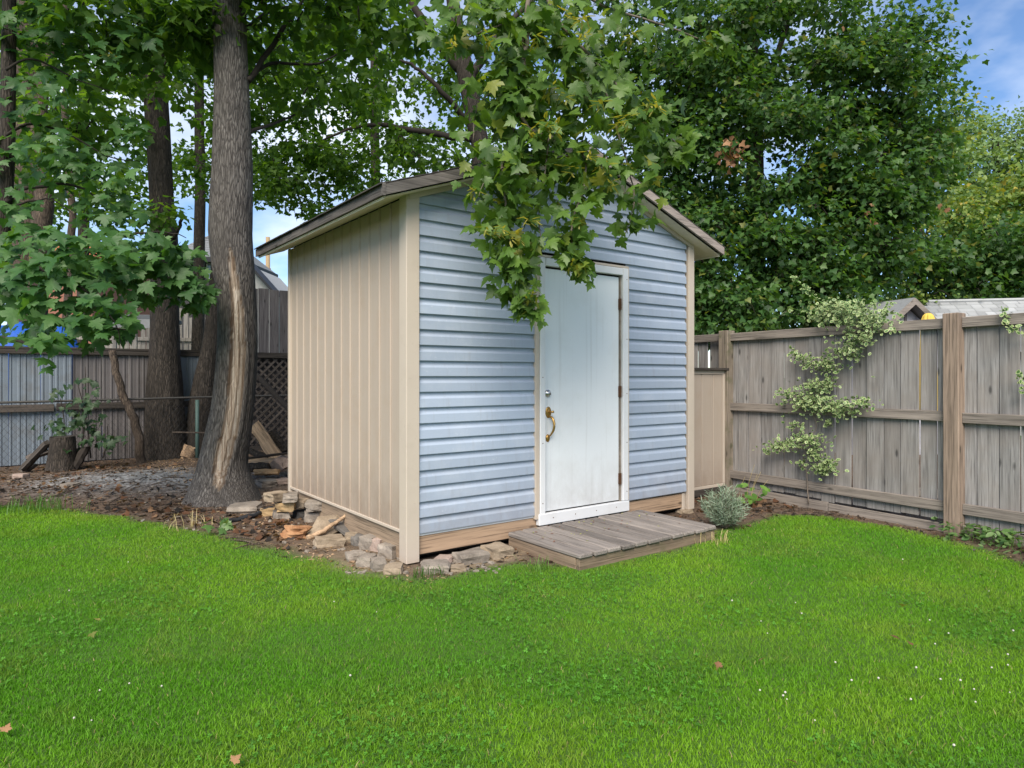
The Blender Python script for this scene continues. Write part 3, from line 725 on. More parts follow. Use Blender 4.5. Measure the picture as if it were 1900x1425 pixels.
def leaf_mass(name, templs, pos, tip, nor, size, mat, parent, origin=(0, 0, 0), extra=None):
    g = rng.integers(0, len(templs), len(pos)); Vs = []; Fs = []; rs = []; o = 0
    for i, t in enumerate(templs):
        s = g == i
        if not s.any(): continue
        V, F = scatter(t, pos[s] - np.array(origin), tip[s], nor[s], size[s]); Vs.append(V); Fs.append(F + o); o += len(V)
        rs.append(np.repeat(rng.uniform(0, 1, s.sum()), len(t[0])))
    return objm(name, mesh_np(name, np.vstack(Vs), np.vstack(Fs), False, {'rnd': np.concatenate(rs)}), mat, parent)
LEAFMESH = [mesh_np('leaf', t[0], t[1]) for t in MAPLE]
def leaf_objects(name, pos, tip, nor, size, mat, parent, origin):
    for me in LEAFMESH:
        if len(me.materials) == 0: me.materials.append(mat)
    Bm = bases(tip, nor)
    key = mat.name
    mm = LEAFSETS.setdefault(key, [m.copy() for m in LEAFMESH])
    for m in mm:
        m.materials.clear(); m.materials.append(mat)
    for i in range(len(pos)):
        o = bpy.data.objects.new(name, mm[i % 4]); link(o); o.parent = parent
        Mx = Matrix([[*(Bm[i][r] * size[i]), pos[i][r] - origin[r]] for r in range(3)] + [[0, 0, 0, 1]])
        o.matrix_local = Mx
LEAFSETS = {}
def blob_leaves(blobs, per, lsize, spread=.32, up=.8, rnd=.6, shell=2.4, flat=.55):
    """clusters of leaves through ellipsoids; returns pos, tip, normal, size, cluster centres"""
    PP = []; TT = []; NN = []; CC = []
    for (c, r, n) in blobs:
        d = norm(rng.normal(size=(n, 3))); rad = rng.uniform(0, 1, (n, 1)) ** (1 / shell)
        p = np.asarray(c) + d * rad * np.asarray(r); CC.append((np.asarray(c), p))
        m = rng.poisson(per, n); idx = np.repeat(np.arange(n), m)
        q = rng.normal(size=(len(idx), 3)) * spread * np.array([1, 1, flat]); pos = p[idx] + q
        outw = norm(pos - np.asarray(c)) * np.array([1, 1, .3])
        tip = outw * .8 + norm(q) * .7 + np.array([0, 0, -.45]) + rng.normal(size=pos.shape) * .4
        nor = np.array([0, 0, up]) + outw * .35 + rng.normal(size=pos.shape) * rnd
        PP.append(pos); TT.append(tip); NN.append(nor)
    pos = np.vstack(PP); size = lsize * rng.uniform(.65, 1.2, len(pos))
    return pos, np.vstack(TT), np.vstack(NN), size, CC
def boughs(blobs, k, r, flat=.5, cl=9):
    out_ = []
    for (c, rad, n) in blobs:
        m = max(3, int(n * k / cl))
        d = norm(rng.normal(size=(m, 3))); q = rng.uniform(.35, 1, (m, 1)) ** .45
        for p in np.asarray(c) + d * q * np.asarray(rad):
            s_ = r * rng.uniform(.6, 1.3); out_.append((p, (s_, s_, s_ * flat), max(3, int(rng.poisson(cl)))))
    return out_
def limbs_mesh(name, paths, mat, parent, origin=(0, 0, 0), n=7):
    mb = MB()
    for pts, r0, r1 in paths:
        p = smooth_path(np.asarray(pts) - np.asarray(origin), max(6, 4 * len(pts)))
        p = p + np.array([[mnoise.noise((i * .7, k * 9.1 + float(p[0][0]), float(p[0][2]))) for k in range(3)] for i in range(len(p))]) * min(.04, r0 * .8)
        mb.tube(p, list(np.linspace(r0, r1, len(p))), n)
    return mb.build(name, mat, parent, True)
def limbs_each(paths, mat, parent, origin, n=7):
    for p in paths: limbs_mesh('limb', [p], mat, parent, origin, n)
def twig_mass(CC, every, r, mat, parent, origin):
    tag(limbs_mesh('twigs', twigs(CC, every, r), mat, parent, origin, 5), kind='stuff')
def twigs(CC, every, r=.008, frac=.55):
    out = []
    for c, ps in CC:
        for p in ps[::every]:
            mid = p * (1 - frac) + c * frac; bend = (p + mid) / 2 + np.array([0, 0, .12])
            out.append(([mid, bend, p], r * 1.6, r * .5))
    return out
def trunk(name, prof, d, mat, parent, origin, nseg=28, rows=70, flare=0, lobes=5, ridge=.035, scar=None, ddepth=None, knots=()):
    """prof: (py, left px, right px) from the ground up, at distance d"""
    prof = sorted(prof, key=lambda a: -a[0]); z = np.array([EYE + (HOR - a[0]) / FPX * d for a in prof])
    cx = np.array([((a[1] + a[2]) / 2 - CX) / FPX * d for a in prof]); rr = np.array([(a[2] - a[1]) / 2 / FPX * d for a in prof])
    zs = np.linspace(z[0], z[-1], rows); q = np.linspace(0, len(prof) - 1, 300)
    sm = smooth_path(np.c_[cx, rr, z], 300); C = np.interp(zs, sm[:, 2], sm[:, 0]); Rr = np.interp(zs, sm[:, 2], sm[:, 1])
    V = []; sca = []; sed = []
    for i, zz in enumerate(zs):
        h = zz - zs[0]
        for k in range(nseg):
            a = 2 * math.pi * k / nseg       # 0 faces the viewer (-Y), + towards +X
            r = Rr[i] * (1 + ridge * (mnoise.noise((math.cos(a) * 5, math.sin(a) * 5, zz * 1.1)) + .6 * mnoise.noise((math.cos(a) * 13, math.sin(a) * 13, zz * 2.2))))
            r *= 1 + flare * math.exp(-h / .16) * (.55 + .45 * math.cos(lobes * a + 1.0 + .8 * math.sin(a * 2)))
            for (kz, ka, kr, kh) in knots:
                da = (a - ka + math.pi) % (2 * math.pi) - math.pi; dd_ = math.hypot(da * Rr[i], zz - kz) / kr
                r += kh * (math.exp(-dd_ ** 2) - .9 * math.exp(-(dd_ * 2.6) ** 2))
            s = e = 0
            if scar:
                u = (zz - scar[0]) / (scar[1] - scar[0])
                if -.03 < u < 1.03:
                    sa = np.interp(u, [0, .25, .6, 1], scar[2]); hw = scar[3] * float(np.interp(u, [-.03, 0, .12, .5, .75, .9, 1, 1.03], [0, .45, .9, 1, .8, .5, .28, 0]))
                    da = (a - sa + math.pi) % (2 * math.pi) - math.pi; da += .05 * mnoise.noise((0, 0, zz * 7))
                    x = abs(da) / (hw + 1e-6)
                    if x < 1: s = 1; r -= .028 * (1 - x ** 4)
                    if 1 <= x < 1.9: r += .016 * math.sin(math.pi * (x - 1) / .9)
                    if .78 < x < 1.08 or (abs(da - hw * .25) < .035): e = .8
                    if da > hw * .3 and x < 1: s = .55
            V.append((C[i] + r * math.sin(a), d - r * math.cos(a), zz)); sca.append(s); sed.append(e)
    V = np.array(V) - np.array(origin); I = np.arange(rows * nseg).reshape(rows, nseg); J = np.roll(I, -1, 1)
    F = np.c_[I[:-1].ravel(), J[:-1].ravel(), J[1:].ravel(), I[1:].ravel()]
    return objm(name, mesh_np(name, V, F, True, {'scar': sca, 'scaredge': sed}), mat, parent)

# ---- scarred maple beside the shed (owns the branch hanging over the roof)
D1 = 7.35; tb = P(415, 930, D1); tb[2] = 0
mt = tag(empty('maple_tree', tb), 'maple with a long pale split scar down its trunk, left of the shed', 'tree')
zb = EYE + (HOR - 940) / FPX * D1
trunk('trunk', [(958, 335, 500), (935, 348, 484), (905, 358, 470), (861, 370, 457), (800, 384, 464), (743, 396, 470), (645, 405, 476), (557, 405, 473), (498, 396, 470), (439, 390, 466), (412, 390, 466), (295, 396, 466), (177, 399, 461), (88, 398, 457), (0, 395, 455), (-150, 393, 450), (-320, 385, 436)],
      D1, M['bark1'], mt, tb, 84, 260, .32, 5, .022, (P(0, 890, D1)[2], P(0, 478, D1)[2], [R(16), R(26), R(24), R(18)], R(20)), knots=[(P(0, 205, D1)[2], R(8), .07, .02), (P(0, 25, D1)[2], R(5), .06, .025), (P(0, 440, D1)[2], R(-20), .10, .012), (P(0, 400, D1)[2], R(-10), .08, .02), (P(0, 130, D1)[2], R(0), .05, .01)])
HD = 4.65
def pth(pts, d0, d1=None):
    d1 = d0 if d1 is None else d1; n = len(pts); return [P(x, y, d0 + (d1 - d0) * i / max(1, n - 1)) for i, (x, y) in enumerate(pts)]
limb_top = [P(425, -200, D1), np.array([-2.2, 6.7, 5.75]), np.array([-.9, 5.5, 5.7]), np.array([.1, 4.75, 5.2]), P(985, -120, HD)]
skel = [
    (pth([(985, -120), (980, 20), (975, 90), (955, 140), (962, 200), (985, 240), (1040, 262), (1080, 285), (1085, 340), (1060, 420), (1062, 470), (1080, 510)], HD, 4.55), .018, .004),
    (pth([(990, -100), (975, 60), (970, 150), (950, 250), (933, 300), (936, 360), (942, 420), (950, 480), (962, 530), (985, 580)], 4.7, 4.5), .014, .003),
    (pth([(985, -60), (1040, 40), (1110, 120), (1180, 195), (1235, 245), (1275, 290)], 4.7, 4.9), .014, .003),
    (pth([(1110, 120), (1140, 220), (1165, 310), (1178, 370), (1160, 435)], 4.75, 4.65), .009, .003),
    (pth([(978, 30), (920, 50), (865, 70), (825, 95)], 4.7, 4.85), .009, .003),
    (pth([(960, 150), (915, 170), (885, 200), (878, 260)], 4.65, 4.6), .007, .003),
    (pth([(936, 310), (905, 325), (888, 365)], 4.6, 4.5), .005, .002),
    (pth([(1000, -60), (1120, 10), (1240, 50), (1340, 90)], 5.0, 5.8), .014, .004),
    (pth([(1085, 340), (1120, 330), (1160, 300)], 4.6, 4.7), .006, .003),
    (pth([(1020, 250), (1010, 330), (1000, 400), (1005, 450)], 4.6, 4.6), .006, .003)]
hb_ = limbs_mesh('hanging_branch', skel + [(limb_top, .09, .02)], M['twig'], mt, tb)
Cn = []
wts = [.95, 1.35, .85, .6, .8, .6, .4, .6, .3, .45]
for (p, r0, r1), w in zip(skel, wts):
    sp2 = smooth_path(p, 60); L_ = np.linalg.norm(np.diff(sp2, axis=0), axis=1).sum(); n = int(112 * L_ * w)
    i = (rng.uniform(.12, 1, n) ** .85 * 59).astype(int); wid = np.interp(i / 59, [0, .5, .85, 1], [.16, .14, .085, .035])
    Cn.append(sp2[i] + np.clip(rng.normal(size=(n, 3)), -1.7, 1.7) * wid[:, None] * np.array([1, 1, .8]))
# fuller upper mass
for (x, y, rx, ry, n) in [(930, 20, 95, 60, 110), (1010, 60, 110, 70, 120), (1080, 150, 90, 80, 110), (1180, 225, 65, 45, 50), (1040, 210, 100, 60, 70), (925, 180, 60, 60, 60), (1090, 320, 60, 40, 28), (1000, 300, 60, 50, 26), (850, 60, 45, 40, 40)]:
    q = rng.normal(size=(n, 2)) * .55; Cn.append(np.array([P(x + a * rx, y + b * ry, rng.uniform(4.45, 5.05)) for a, b in q]))
hp = np.vstack(Cn); n = len(hp)
tip = np.c_[rng.normal(size=n) * .75, rng.normal(size=n) * .6 - .25, rng.normal(size=n) * .35 - .7]
nor = np.c_[rng.normal(size=n) * .55, -.45 + rng.normal(size=n) * .5, .75 + rng.normal(size=n) * .4]
sz = .112 * rng.uniform(.6, 1.15, n)
far_ok = np.ones(n, bool)
lx, ly = to_shed(hp[:, 0], hp[:, 1]); far_ok &= (ly < -.26) | (hp[:, 2] > 3.75)
hp, tip, nor, sz = hp[far_ok], tip[far_ok], nor[far_ok], sz[far_ok]
show = -hp[:, 1] + sz * 8 + rng.normal(size=len(hp)) * .1; order = np.argsort(-show)
a_, b_ = order[:300], order[300:]
leaf_objects('leaf', hp[a_], tip[a_], nor[a_], sz[a_], M['leaf_near'], hb_, tb)
tag(leaf_mass('foliage', MAPLE, hp[b_], tip[b_], nor[b_], sz[b_], M['leaf_near'], hb_, tb), kind='stuff')
# bunches of winged seeds
def seed_bunch(sd_):
    r = random.Random(sd_); V = []; F = []
    for i in range(11):
        a = r.uniform(0, 6.28); e = r.uniform(-1.1, .3); l = r.uniform(.035, .055); dirn = Vector((math.cos(a) * math.cos(e), math.sin(a) * math.cos(e), math.sin(e)))
        s = dirn.cross(Vector((0, 0, 1))).normalized() * .008; b0 = dirn * .008 + Vector((r.uniform(-.02, .02), r.uniform(-.02, .02), r.uniform(-.03, .01)))
        o = len(V); V += [b0, b0 + dirn * l * .4 + s, b0 + dirn * l + s * .7, b0 + dirn * l * 1.05, b0 + dirn * l * .35 - s * .3]; F += [(o, o + 1, o + 2, o + 3, o + 4)]
    return mesh('seed_bunch', V, F)
SB = [seed_bunch(i) for i in range(3)]
for m in SB: m.materials.append(M['seed'])
def bunches(pts, d, parent, origin, s=1.0):
    for i, (x, y) in enumerate(pts):
        o = objm('seed_bunch', SB[i % 3], None, parent, P(x, y, d + random.uniform(-.08, .05)) - np.array(origin), (0, 0, random.uniform(0, 6.28))); o.scale = (s, s, s)
bunches([(1020, 165), (1045, 175), (1010, 225), (1100, 285), (1125, 300), (1060, 310), (985, 240), (1150, 225), (1160, 215), (1135, 335), (1085, 30), (1060, 25), (840, 75), (1000, 65), (960, 440), (985, 405), (1070, 405), (955, 435), (910, 425), (1080, 490), (1060, 485), (980, 550), (880, 350), (985, 545), (1200, 190), (1115, 185), (1030, 235), (1085, 60), (1175, 60), (1220, 190), (905, 70), (930, 420)], 4.40, hb_, tb, 1.45)

# crown of the scarred maple over the left of the view
def blob(px, py, d, rx, ry, rd, n): return (P(px, py, d), (rx / FPX * d, rd, ry / FPX * d), n)
bl = [blob(540, -40, 7.6, 150, 110, .9, 60), blob(330, -40, 7.2, 190, 90, .9, 80), blob(140, 20, 7.0, 150, 100, .8, 70), blob(700, -60, 7.0, 180, 90, .9, 60),
      blob(510, 160, 8.6, 70, 70, .5, 22), blob(330, 130, 8.3, 110, 70, .6, 30), blob(200, 230, 8.0, 110, 60, .5, 30), blob(430, -420, 8, 500, 260, 2.2, 260), blob(600, 90, 9.0, 90, 70, .5, 26), blob(0, -300, 6.5, 400, 200, 1.6, 130), blob(900, -330, 6.8, 300, 90, .8, 30)]
BL = boughs(bl, 1.05, .45, .5, 8); pos, tip, nor, sz, CC = blob_leaves(BL, 13, .115, .18)
tag(leaf_mass('crown', [MID], pos, tip, nor, sz, M['leaf_mid'], mt, tb), kind='stuff')
paths = [([P(440, 180, D1), P(520, 60, 7.8), P(560, 0, 8), P(610, -80, 8)], .035, .012), ([P(460, 150, D1), P(500, 118, 8), P(590, 118, 8.6), P(640, 90, 9)], .028, .008), ([P(460, 245, D1), P(520, 225, 8.2), P(560, 205, 8.6), P(600, 170, 9)], .022, .006), ([P(450, 60, D1), P(500, 20, 7.8), P(560, 10, 8)], .03, .01), ([P(400, -100, D1), P(300, -140, 7.2), P(150, -40, 7)], .06, .015), ([P(400, -60, D1), P(330, 60, 8), P(300, 130, 8.3)], .03, .008)]
limbs_each(paths, M['darktwig'], mt, tb); twig_mass(CC, 5, .006, M['darktwig'], mt, tb)

# ---- second maple between the two back fences
D2 = 11.15; tb2 = P(305, 850, D2); tb2[2] = 0
m2 = tag(empty('maple_tree', tb2), 'dark upright maple trunk standing behind the chain link rail', 'tree')
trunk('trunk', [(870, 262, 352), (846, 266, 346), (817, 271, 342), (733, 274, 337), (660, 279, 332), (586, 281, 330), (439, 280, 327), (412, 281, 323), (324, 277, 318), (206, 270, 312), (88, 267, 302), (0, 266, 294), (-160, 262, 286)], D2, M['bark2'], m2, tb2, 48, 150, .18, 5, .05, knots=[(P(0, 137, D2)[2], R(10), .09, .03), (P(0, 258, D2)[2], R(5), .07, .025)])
limbs_each([([P(322, 440, D2 - .1), P(332, 425, D2 - .2), P(338, 405, D2 - .25), P(343, 401, D2 - .25)], .035, .02), ([P(285, 60, D2), P(220, 20, 10.5), P(150, -30, 10)], .05, .02), ([P(290, 20, D2), P(350, -20, 11), P(420, -60, 11.5)], .05, .02)], M['bark2'], m2, tb2)
bl = [blob(250, 30, 10.6, 170, 110, 1.0, 60), blob(100, 130, 10.2, 130, 110, .9, 55), blob(180, 280, 10.4, 120, 80, .6, 36), blob(300, -200, 11, 420, 150, 1.8, 120), blob(60, 330, 10.0, 90, 70, .6, 26), blob(230, 380, 10.4, 70, 45, .4, 16)]
pos, tip, nor, sz, CC = blob_leaves(boughs(bl, .8, .46, .5, 8), 14, .11, .19)
tag(leaf_mass('crown', [MID], pos, tip, nor, sz, M['leaf_mid'], m2, tb2), kind='stuff')
# ---- third trunk leaning behind the scarred maple
D3 = 11.45; tb3 = P(360, 850, D3); tb3[2] = 0
m3 = tag(empty('maple_tree', tb3), 'dark trunk leaning right, half hidden behind the scarred maple', 'tree')
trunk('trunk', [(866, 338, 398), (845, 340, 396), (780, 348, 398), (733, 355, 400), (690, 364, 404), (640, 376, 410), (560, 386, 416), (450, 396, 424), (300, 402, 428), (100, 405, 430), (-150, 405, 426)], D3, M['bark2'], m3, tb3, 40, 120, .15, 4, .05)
bl = [blob(430, 60, 11.5, 120, 150, .9, 50), blob(420, -180, 11.6, 200, 120, 1.2, 50)]
pos, tip, nor, sz, CC = blob_leaves(boughs(bl, .8, .46, .5, 8), 14, .11, .19)
tag(leaf_mass('crown', [MID], pos, tip, nor, sz, M['leaf_mid'], m3, tb3), kind='stuff')

# ---- young maple at the left edge with big low leaves
D4 = 6.6; tb4 = P(-60, 940, D4); tb4[2] = 0
m4 = tag(empty('young_maple_tree', tb4), 'slim dark stem at the left edge with broad low maple leaves over the fence', 'tree')
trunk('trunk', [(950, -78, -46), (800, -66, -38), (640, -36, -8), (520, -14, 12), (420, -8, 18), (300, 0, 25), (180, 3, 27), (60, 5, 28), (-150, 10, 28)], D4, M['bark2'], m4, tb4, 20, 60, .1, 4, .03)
sk4 = [(pth([(-10, 560), (60, 500), (130, 455), (210, 440), (300, 430), (345, 440)], 6.4, 6.9), .022, .004),
       (pth([(-20, 620), (30, 632), (65, 642), (120, 630), (180, 615), (235, 610)], 6.3, 5.6), .018, .004),
       (pth([(0, 500), (70, 500), (130, 520), (180, 560), (215, 600), (225, 640)], 6.2, 5.5), .014, .003),
       (pth([(0, 470), (80, 450), (170, 470), (250, 500), (330, 530), (375, 560)], 6.4, 6.9), .014, .003),
       (pth([(10, 375), (50, 350), (130, 343), (180, 365), (240, 395)], 6.5, 6.9), .022, .004), (pth([(15, 385), (60, 373), (100, 372), (150, 410)], 6.5, 6.7), .012, .003),
       (pth([(10, 250), (60, 230), (130, 250), (200, 290), (260, 300)], 6.5, 7.0), .016, .003), (pth([(10, 130), (60, 110), (150, 150), (210, 170)], 6.5, 6.8), .014, .003)]
lb = limbs_mesh('low_branch', sk4, M['darktwig'], m4, tb4)
Cn = []; Sz = []
for (x, y, rx, ry, d0, d1, n) in [(60, 480, 70, 50, 5.5, 6.6, 46), (150, 490, 90, 55, 5.6, 6.6, 62), (110, 560, 100, 50, 5.4, 6.4, 64), (190, 600, 60, 40, 5.3, 6.0, 46), (120, 630, 80, 26, 5.3, 6.0, 34), (250, 480, 70, 40, 6.2, 6.9, 44), (300, 520, 80, 60, 6.4, 7.0, 95), (355, 560, 38, 32, 6.6, 7.0, 34), (20, 560, 50, 90, 5.6, 6.5, 44), (200, 520, 70, 50, 5.8, 6.8, 44),
                                  (60, 300, 80, 60, 6.2, 7.0, 60), (160, 330, 90, 50, 6.4, 7.2, 60), (240, 270, 40, 40, 6.6, 7.2, 24), (60, 200, 70, 50, 6.2, 7, 44), (150, 110, 90, 60, 6.3, 7.2, 60), (50, 60, 60, 60, 6.2, 7, 44), (250, 60, 60, 50, 6.6, 7.2, 34), (210, 410, 70, 35, 6.4, 7.1, 36), (30, 400, 50, 40, 6.2, 6.9, 24), (100, 660, 20, 10, 5.6, 5.8, 3), (85, 690, 12, 8, 5.5, 5.6, 2)]:
    n = int(n * 1.3); q = rng.uniform(-1, 1, size=(n * 2, 2)); q = q[(q ** 2).sum(1) < 1.1][:n]
    Cn += [P(x + a * rx, y - 16 + b * ry, rng.uniform(d0, d1)) for a, b in q]; Sz += [.145 if y > 420 else .13] * len(q)
lp = np.array(Cn); n = len(lp); sz = np.array(Sz) * rng.uniform(.65, 1.2, n)
tip = np.c_[rng.normal(size=n) * .7 + .15, -.55 + rng.normal(size=n) * .45, -.55 + rng.normal(size=n) * .25]
nor = np.c_[rng.normal(size=n) * .4, -.35 + rng.normal(size=n) * .35, .9 + rng.normal(size=n) * .25]
order = np.argsort(-(sz * 6 - lp[:, 1])); a_, b_ = order[:300], order[300:]
leaf_objects('leaf', lp[a_], tip[a_], nor[a_], sz[a_], M['leaf_left'], lb, tb4)
tag(leaf_mass('foliage', MAPLE, lp[b_], tip[b_], nor[b_], sz[b_], M['leaf_left'], lb, tb4), kind='stuff')
bunches([(205, 100), (55, 475), (160, 455), (30, 490)], 6.6, lb, tb4, 1.5)

# ---- forked rough trunk behind the metal fence
D5 = 12.6; tb5 = P(48, 835, D5); tb5[2] = 0
m5 = tag(empty('forked_tree', tb5), 'thick rough brown forked trunk behind the metal fence at far left', 'tree')
trunk('trunk', [(840, 12, 92), (700, 18, 84), (620, 20, 78), (500, 22, 72), (420, 28, 76), (300, 28, 78), (200, 28, 76), (100, 28, 80), (0, 34, 80), (-150, 34, 76)], D5, M['bark3'], m5, tb5, 36, 100, .1, 4, .06)
limbs_each([([P(62, 640, D5), P(72, 500, D5 - .2), P(82, 350, D5 - .2), P(70, 260, D5 - .1), P(78, 180, D5), P(92, 90, D5), P(98, -60, D5)], .2, .07), ([P(118, 700, D5), P(128, 520, D5), P(134, 400, D5), P(124, 270, D5), P(122, 150, D5), P(122, -40, D5)], .07, .055)], M['bark3'], m5, tb5, 12)
bl = [blob(60, 60, 13.2, 150, 120, 1.0, 55), blob(200, 150, 13.6, 130, 130, 1.0, 55), blob(30, 300, 13.2, 110, 110, .8, 40), blob(150, 380, 13.6, 120, 60, .8, 34), blob(100, -200, 13, 350, 140, 1.6, 90)]
pos, tip, nor, sz, CC = blob_leaves(boughs(bl, .8, .5, .5, 8), 15, .115, .2)
tag(leaf_mass('crown', [MID], pos, tip, nor, sz, M['leaf_mid'], m5, tb5), kind='stuff')

# ---- maple behind the shed
D6 = 12.4; tb6 = P(900, 825, D6); tb6[2] = 0
m6 = tag(empty('maple_tree', tb6), 'maple rising behind the shed roof with dark forking limbs against the sky', 'tree')
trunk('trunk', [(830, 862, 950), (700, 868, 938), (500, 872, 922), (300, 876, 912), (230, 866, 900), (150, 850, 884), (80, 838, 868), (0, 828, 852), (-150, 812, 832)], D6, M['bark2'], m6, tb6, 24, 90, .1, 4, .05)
paths = [([P(856, 130, D6), P(810, 75, D6), P(775, 25, D6), P(740, -40, D6)], .12, .05), ([P(875, 230, D6), P(820, 170, 12.0), P(780, 130, 12), P(740, 110, 12)], .06, .02), ([P(880, 260, D6), P(760, 240, 12.2), P(680, 230, 12), P(600, 260, 12)], .07, .015), ([P(860, 160, D6), P(930, 60, 12.6), P(990, 0, 12.8)], .09, .04)]
bl = [blob(560, 200, 12.5, 95, 75, .9, 60), blob(600, 330, 12.2, 105, 55, .7, 60), blob(690, 250, 12.6, 100, 100, .9, 80), blob(800, 300, 12.6, 95, 60, .8, 50), blob(640, 110, 12.8, 110, 70, .9, 60), blob(560, 60, 13, 100, 80, .9, 60), blob(800, 170, 13, 45, 80, .6, 30), blob(690, 30, 13.2, 60, 60, .8, 24), blob(900, 130, 13.4, 80, 150, .8, 50), blob(500, 330, 12.4, 50, 40, .4, 16), blob(360, 320, 12.8, 50, 40, .5, 18), blob(470, 250, 12.9, 60, 60, .6, 24), blob(600, -160, 13, 350, 130, 1.8, 110), blob(410, 180, 13.2, 90, 120, .8, 40)]
BL = boughs(bl, 1.3, .5, .45, 9); pos, tip, nor, sz, CC = blob_leaves(BL, 16, .1, .17, .7)
tag(leaf_mass('crown', [MID], pos, tip, nor, sz, M['leaf_mid'], m6, tb6), kind='stuff')
limbs_each(paths, M['darktwig'], m6, tb6); twig_mass(CC, 5, .008, M['darktwig'], m6, tb6)

# ---- broad dark maple right of the shed, beyond the fence
D7 = 14.0; tb7 = P(1400, 819, D7); tb7[2] = 0
m7 = tag(empty('maple_tree', tb7), 'broad dense dark green maple filling the sky right of the shed', 'tree')
trunk('trunk', [(826, 1365, 1440), (700, 1375, 1428), (500, 1380, 1420), (250, 1386, 1414), (0, 1380, 1400), (-150, 1376, 1390)], D7, M['bark2'], m7, tb7, 20, 60, .1, 4, .05)
bl = [blob(1420, 330, 14, 250, 260, 2.0, 300), blob(1300, 250, 13.2, 130, 200, 1.2, 140), blob(1570, 250, 13.4, 140, 190, 1.3, 190), blob(1520, 440, 13, 160, 120, 1.2, 170), blob(1350, 500, 12.8, 120, 110, 1.0, 150), blob(1330, 150, 13.2, 150, 140, 1.1, 120), blob(1600, 120, 13.6, 70, 90, .9, 70), blob(1460, 80, 13.4, 150, 110, 1.1, 120), blob(1480, 560, 12.6, 110, 60, .8, 90), blob(1330, 580, 12.2, 70, 50, .6, 60), blob(1620, 400, 13.4, 80, 110, .9, 90), blob(1690, 60, 13.8, 40, 60, .5, 26), blob(1715, 160, 13.8, 34, 60, .5, 22), blob(1700, 280, 13.8, 40, 60, .5, 24), blob(1650, 250, 13.6, 70, 90, .7, 50), blob(1400, -150, 14, 280, 120, 1.6, 120), blob(1200, 100, 13.6, 140, 200, 1.0, 120), blob(1590, 540, 13, 60, 60, .6, 50), blob(1100, 60, 14, 120, 120, 1, 60)]
BL = boughs(bl, 2.1, .62, .5, 10); pos, tip, nor, sz, CC = blob_leaves(BL, 17, .105, .17, .75, .6, 2.6)
tag(leaf_mass('crown', [MID], pos, tip, nor, sz, M['leaf_dark'], m7, tb7), kind='stuff')
limbs_each([([P(1400, 420, D7), P(1480, 330, 13.6), P(1540, 240, 13.2), P(1570, 150, 13)], .12, .03), ([P(1400, 300, D7), P(1300, 200, 13.6), P(1250, 80, 13.2)], .12, .03), ([P(1400, 520, D7), P(1500, 470, 13.2), P(1590, 430, 12.8)], .1, .02), ([P(1395, 200, D7), P(1450, 80, 13.6), P(1480, -60, 13.6)], .09, .03), ([P(1400, 560, D7), P(1330, 520, 13), P(1300, 480, 12.6)], .08, .02)], M['darktwig'], m7, tb7); twig_mass(CC, 6, .007, M['darktwig'], m7, tb7)
bp = []
for (x, y, n) in [(1362, 278, 26), (1350, 290, 8), (1620, 402, 4), (1740, 385, 3), (1580, 48, 2)]:
    bp += [P(x + rng.normal() * 9, y + rng.normal() * 11, 11.9) for _ in range(n)]
bp = np.array(bp); n = len(bp)
tag(leaf_mass('dead_leaves', [MID], bp, np.c_[rng.normal(size=(n, 2)) * .4, -np.ones(n)], rng.normal(size=(n, 3)), .12 * rng.uniform(.6, 1.2, n), M['leaf_brown'], m7, tb7), kind='stuff')

# ---- far trees on the right
def far_tree(name, label, px, d, blobs, mat, lsize, per, tw=.16, templ=FAR, spread=.5, branch=True, tmat=None):
    b = P(px, 700, d); b[2] = 0; t = tag(empty(name, b), label, 'tree', 'trees beyond the right fence')
    BB = [blob(*q) for q in blobs]; pos, tip, nor, sz, CC = blob_leaves(boughs(BB, 1.1, .9, .55, 9), per, lsize, spread * .6, .7, .65, 2.6); CC_ = CC; CC = [(np.asarray(q[0]), None) for q in BB]
    tag(leaf_mass('crown', [templ], pos, tip, nor, sz, mat, t, b), kind='stuff')
    top = P(px, min(q[1] for q in blobs), d)
    pt = [(b + np.array([0, 0, -.1]), .0)]
    limbs_mesh('trunk', [([b + np.array([0, 0, -.1]), (b + top) / 2 + np.array([.15, 0, 0]), top], tw, .04)], tmat or M['bark2'], t, b, 10)
    if branch: limbs_each([([(b * .55 + top * .45) + np.array([0, 0, q]), (c[0] + b * .4 + top * .6) / 2 + np.array([0, 0, .3]), c[0]], .07, .02) for q, c in zip(np.linspace(0, 1.5, len(CC)), CC)], M['darktwig'], t, b); twig_mass(CC_, 6, .012, M['darktwig'], t, b)
    return t
far_tree('locust_tree', 'feathery pale green tree against the sky at the right edge', 1850, 26, [(1850, 330, 26, 110, 75, 2.2, 170), (1790, 370, 26, 60, 60, 1.5, 70), (1840, 235, 26, 55, 22, 1.0, 40), (1920, 290, 26, 70, 80, 1.8, 80), (1770, 290, 25.5, 40, 40, 1, 30), (1800, 480, 26, 100, 90, 2, 120)], M['leaf_far'], .15, 26, spread=.55)
far_tree('yellowing_maple_tree', 'yellow tinged maple above the neighbour garage roof at right edge', 1870, 21, [(1870, 420, 21, 90, 80, 1.6, 130), (1920, 380, 21, 60, 60, 1.4, 60), (1830, 380, 21, 40, 35, .9, 40)], M['leaf_yellow'], .15, 22, templ=MID, spread=.42)
far_tree('dark_maple_tree', 'dark green tree low behind the garage roof and wooden fence', 1790, 19, [(1800, 480, 19, 110, 80, 1.6, 200), (1730, 520, 18.5, 60, 55, 1.2, 80), (1890, 500, 19.5, 90, 80, 1.5, 130), (1680, 500, 18, 40, 60, .8, 40)], M['leaf_dark'], .14, 22, templ=MID, spread=.4)
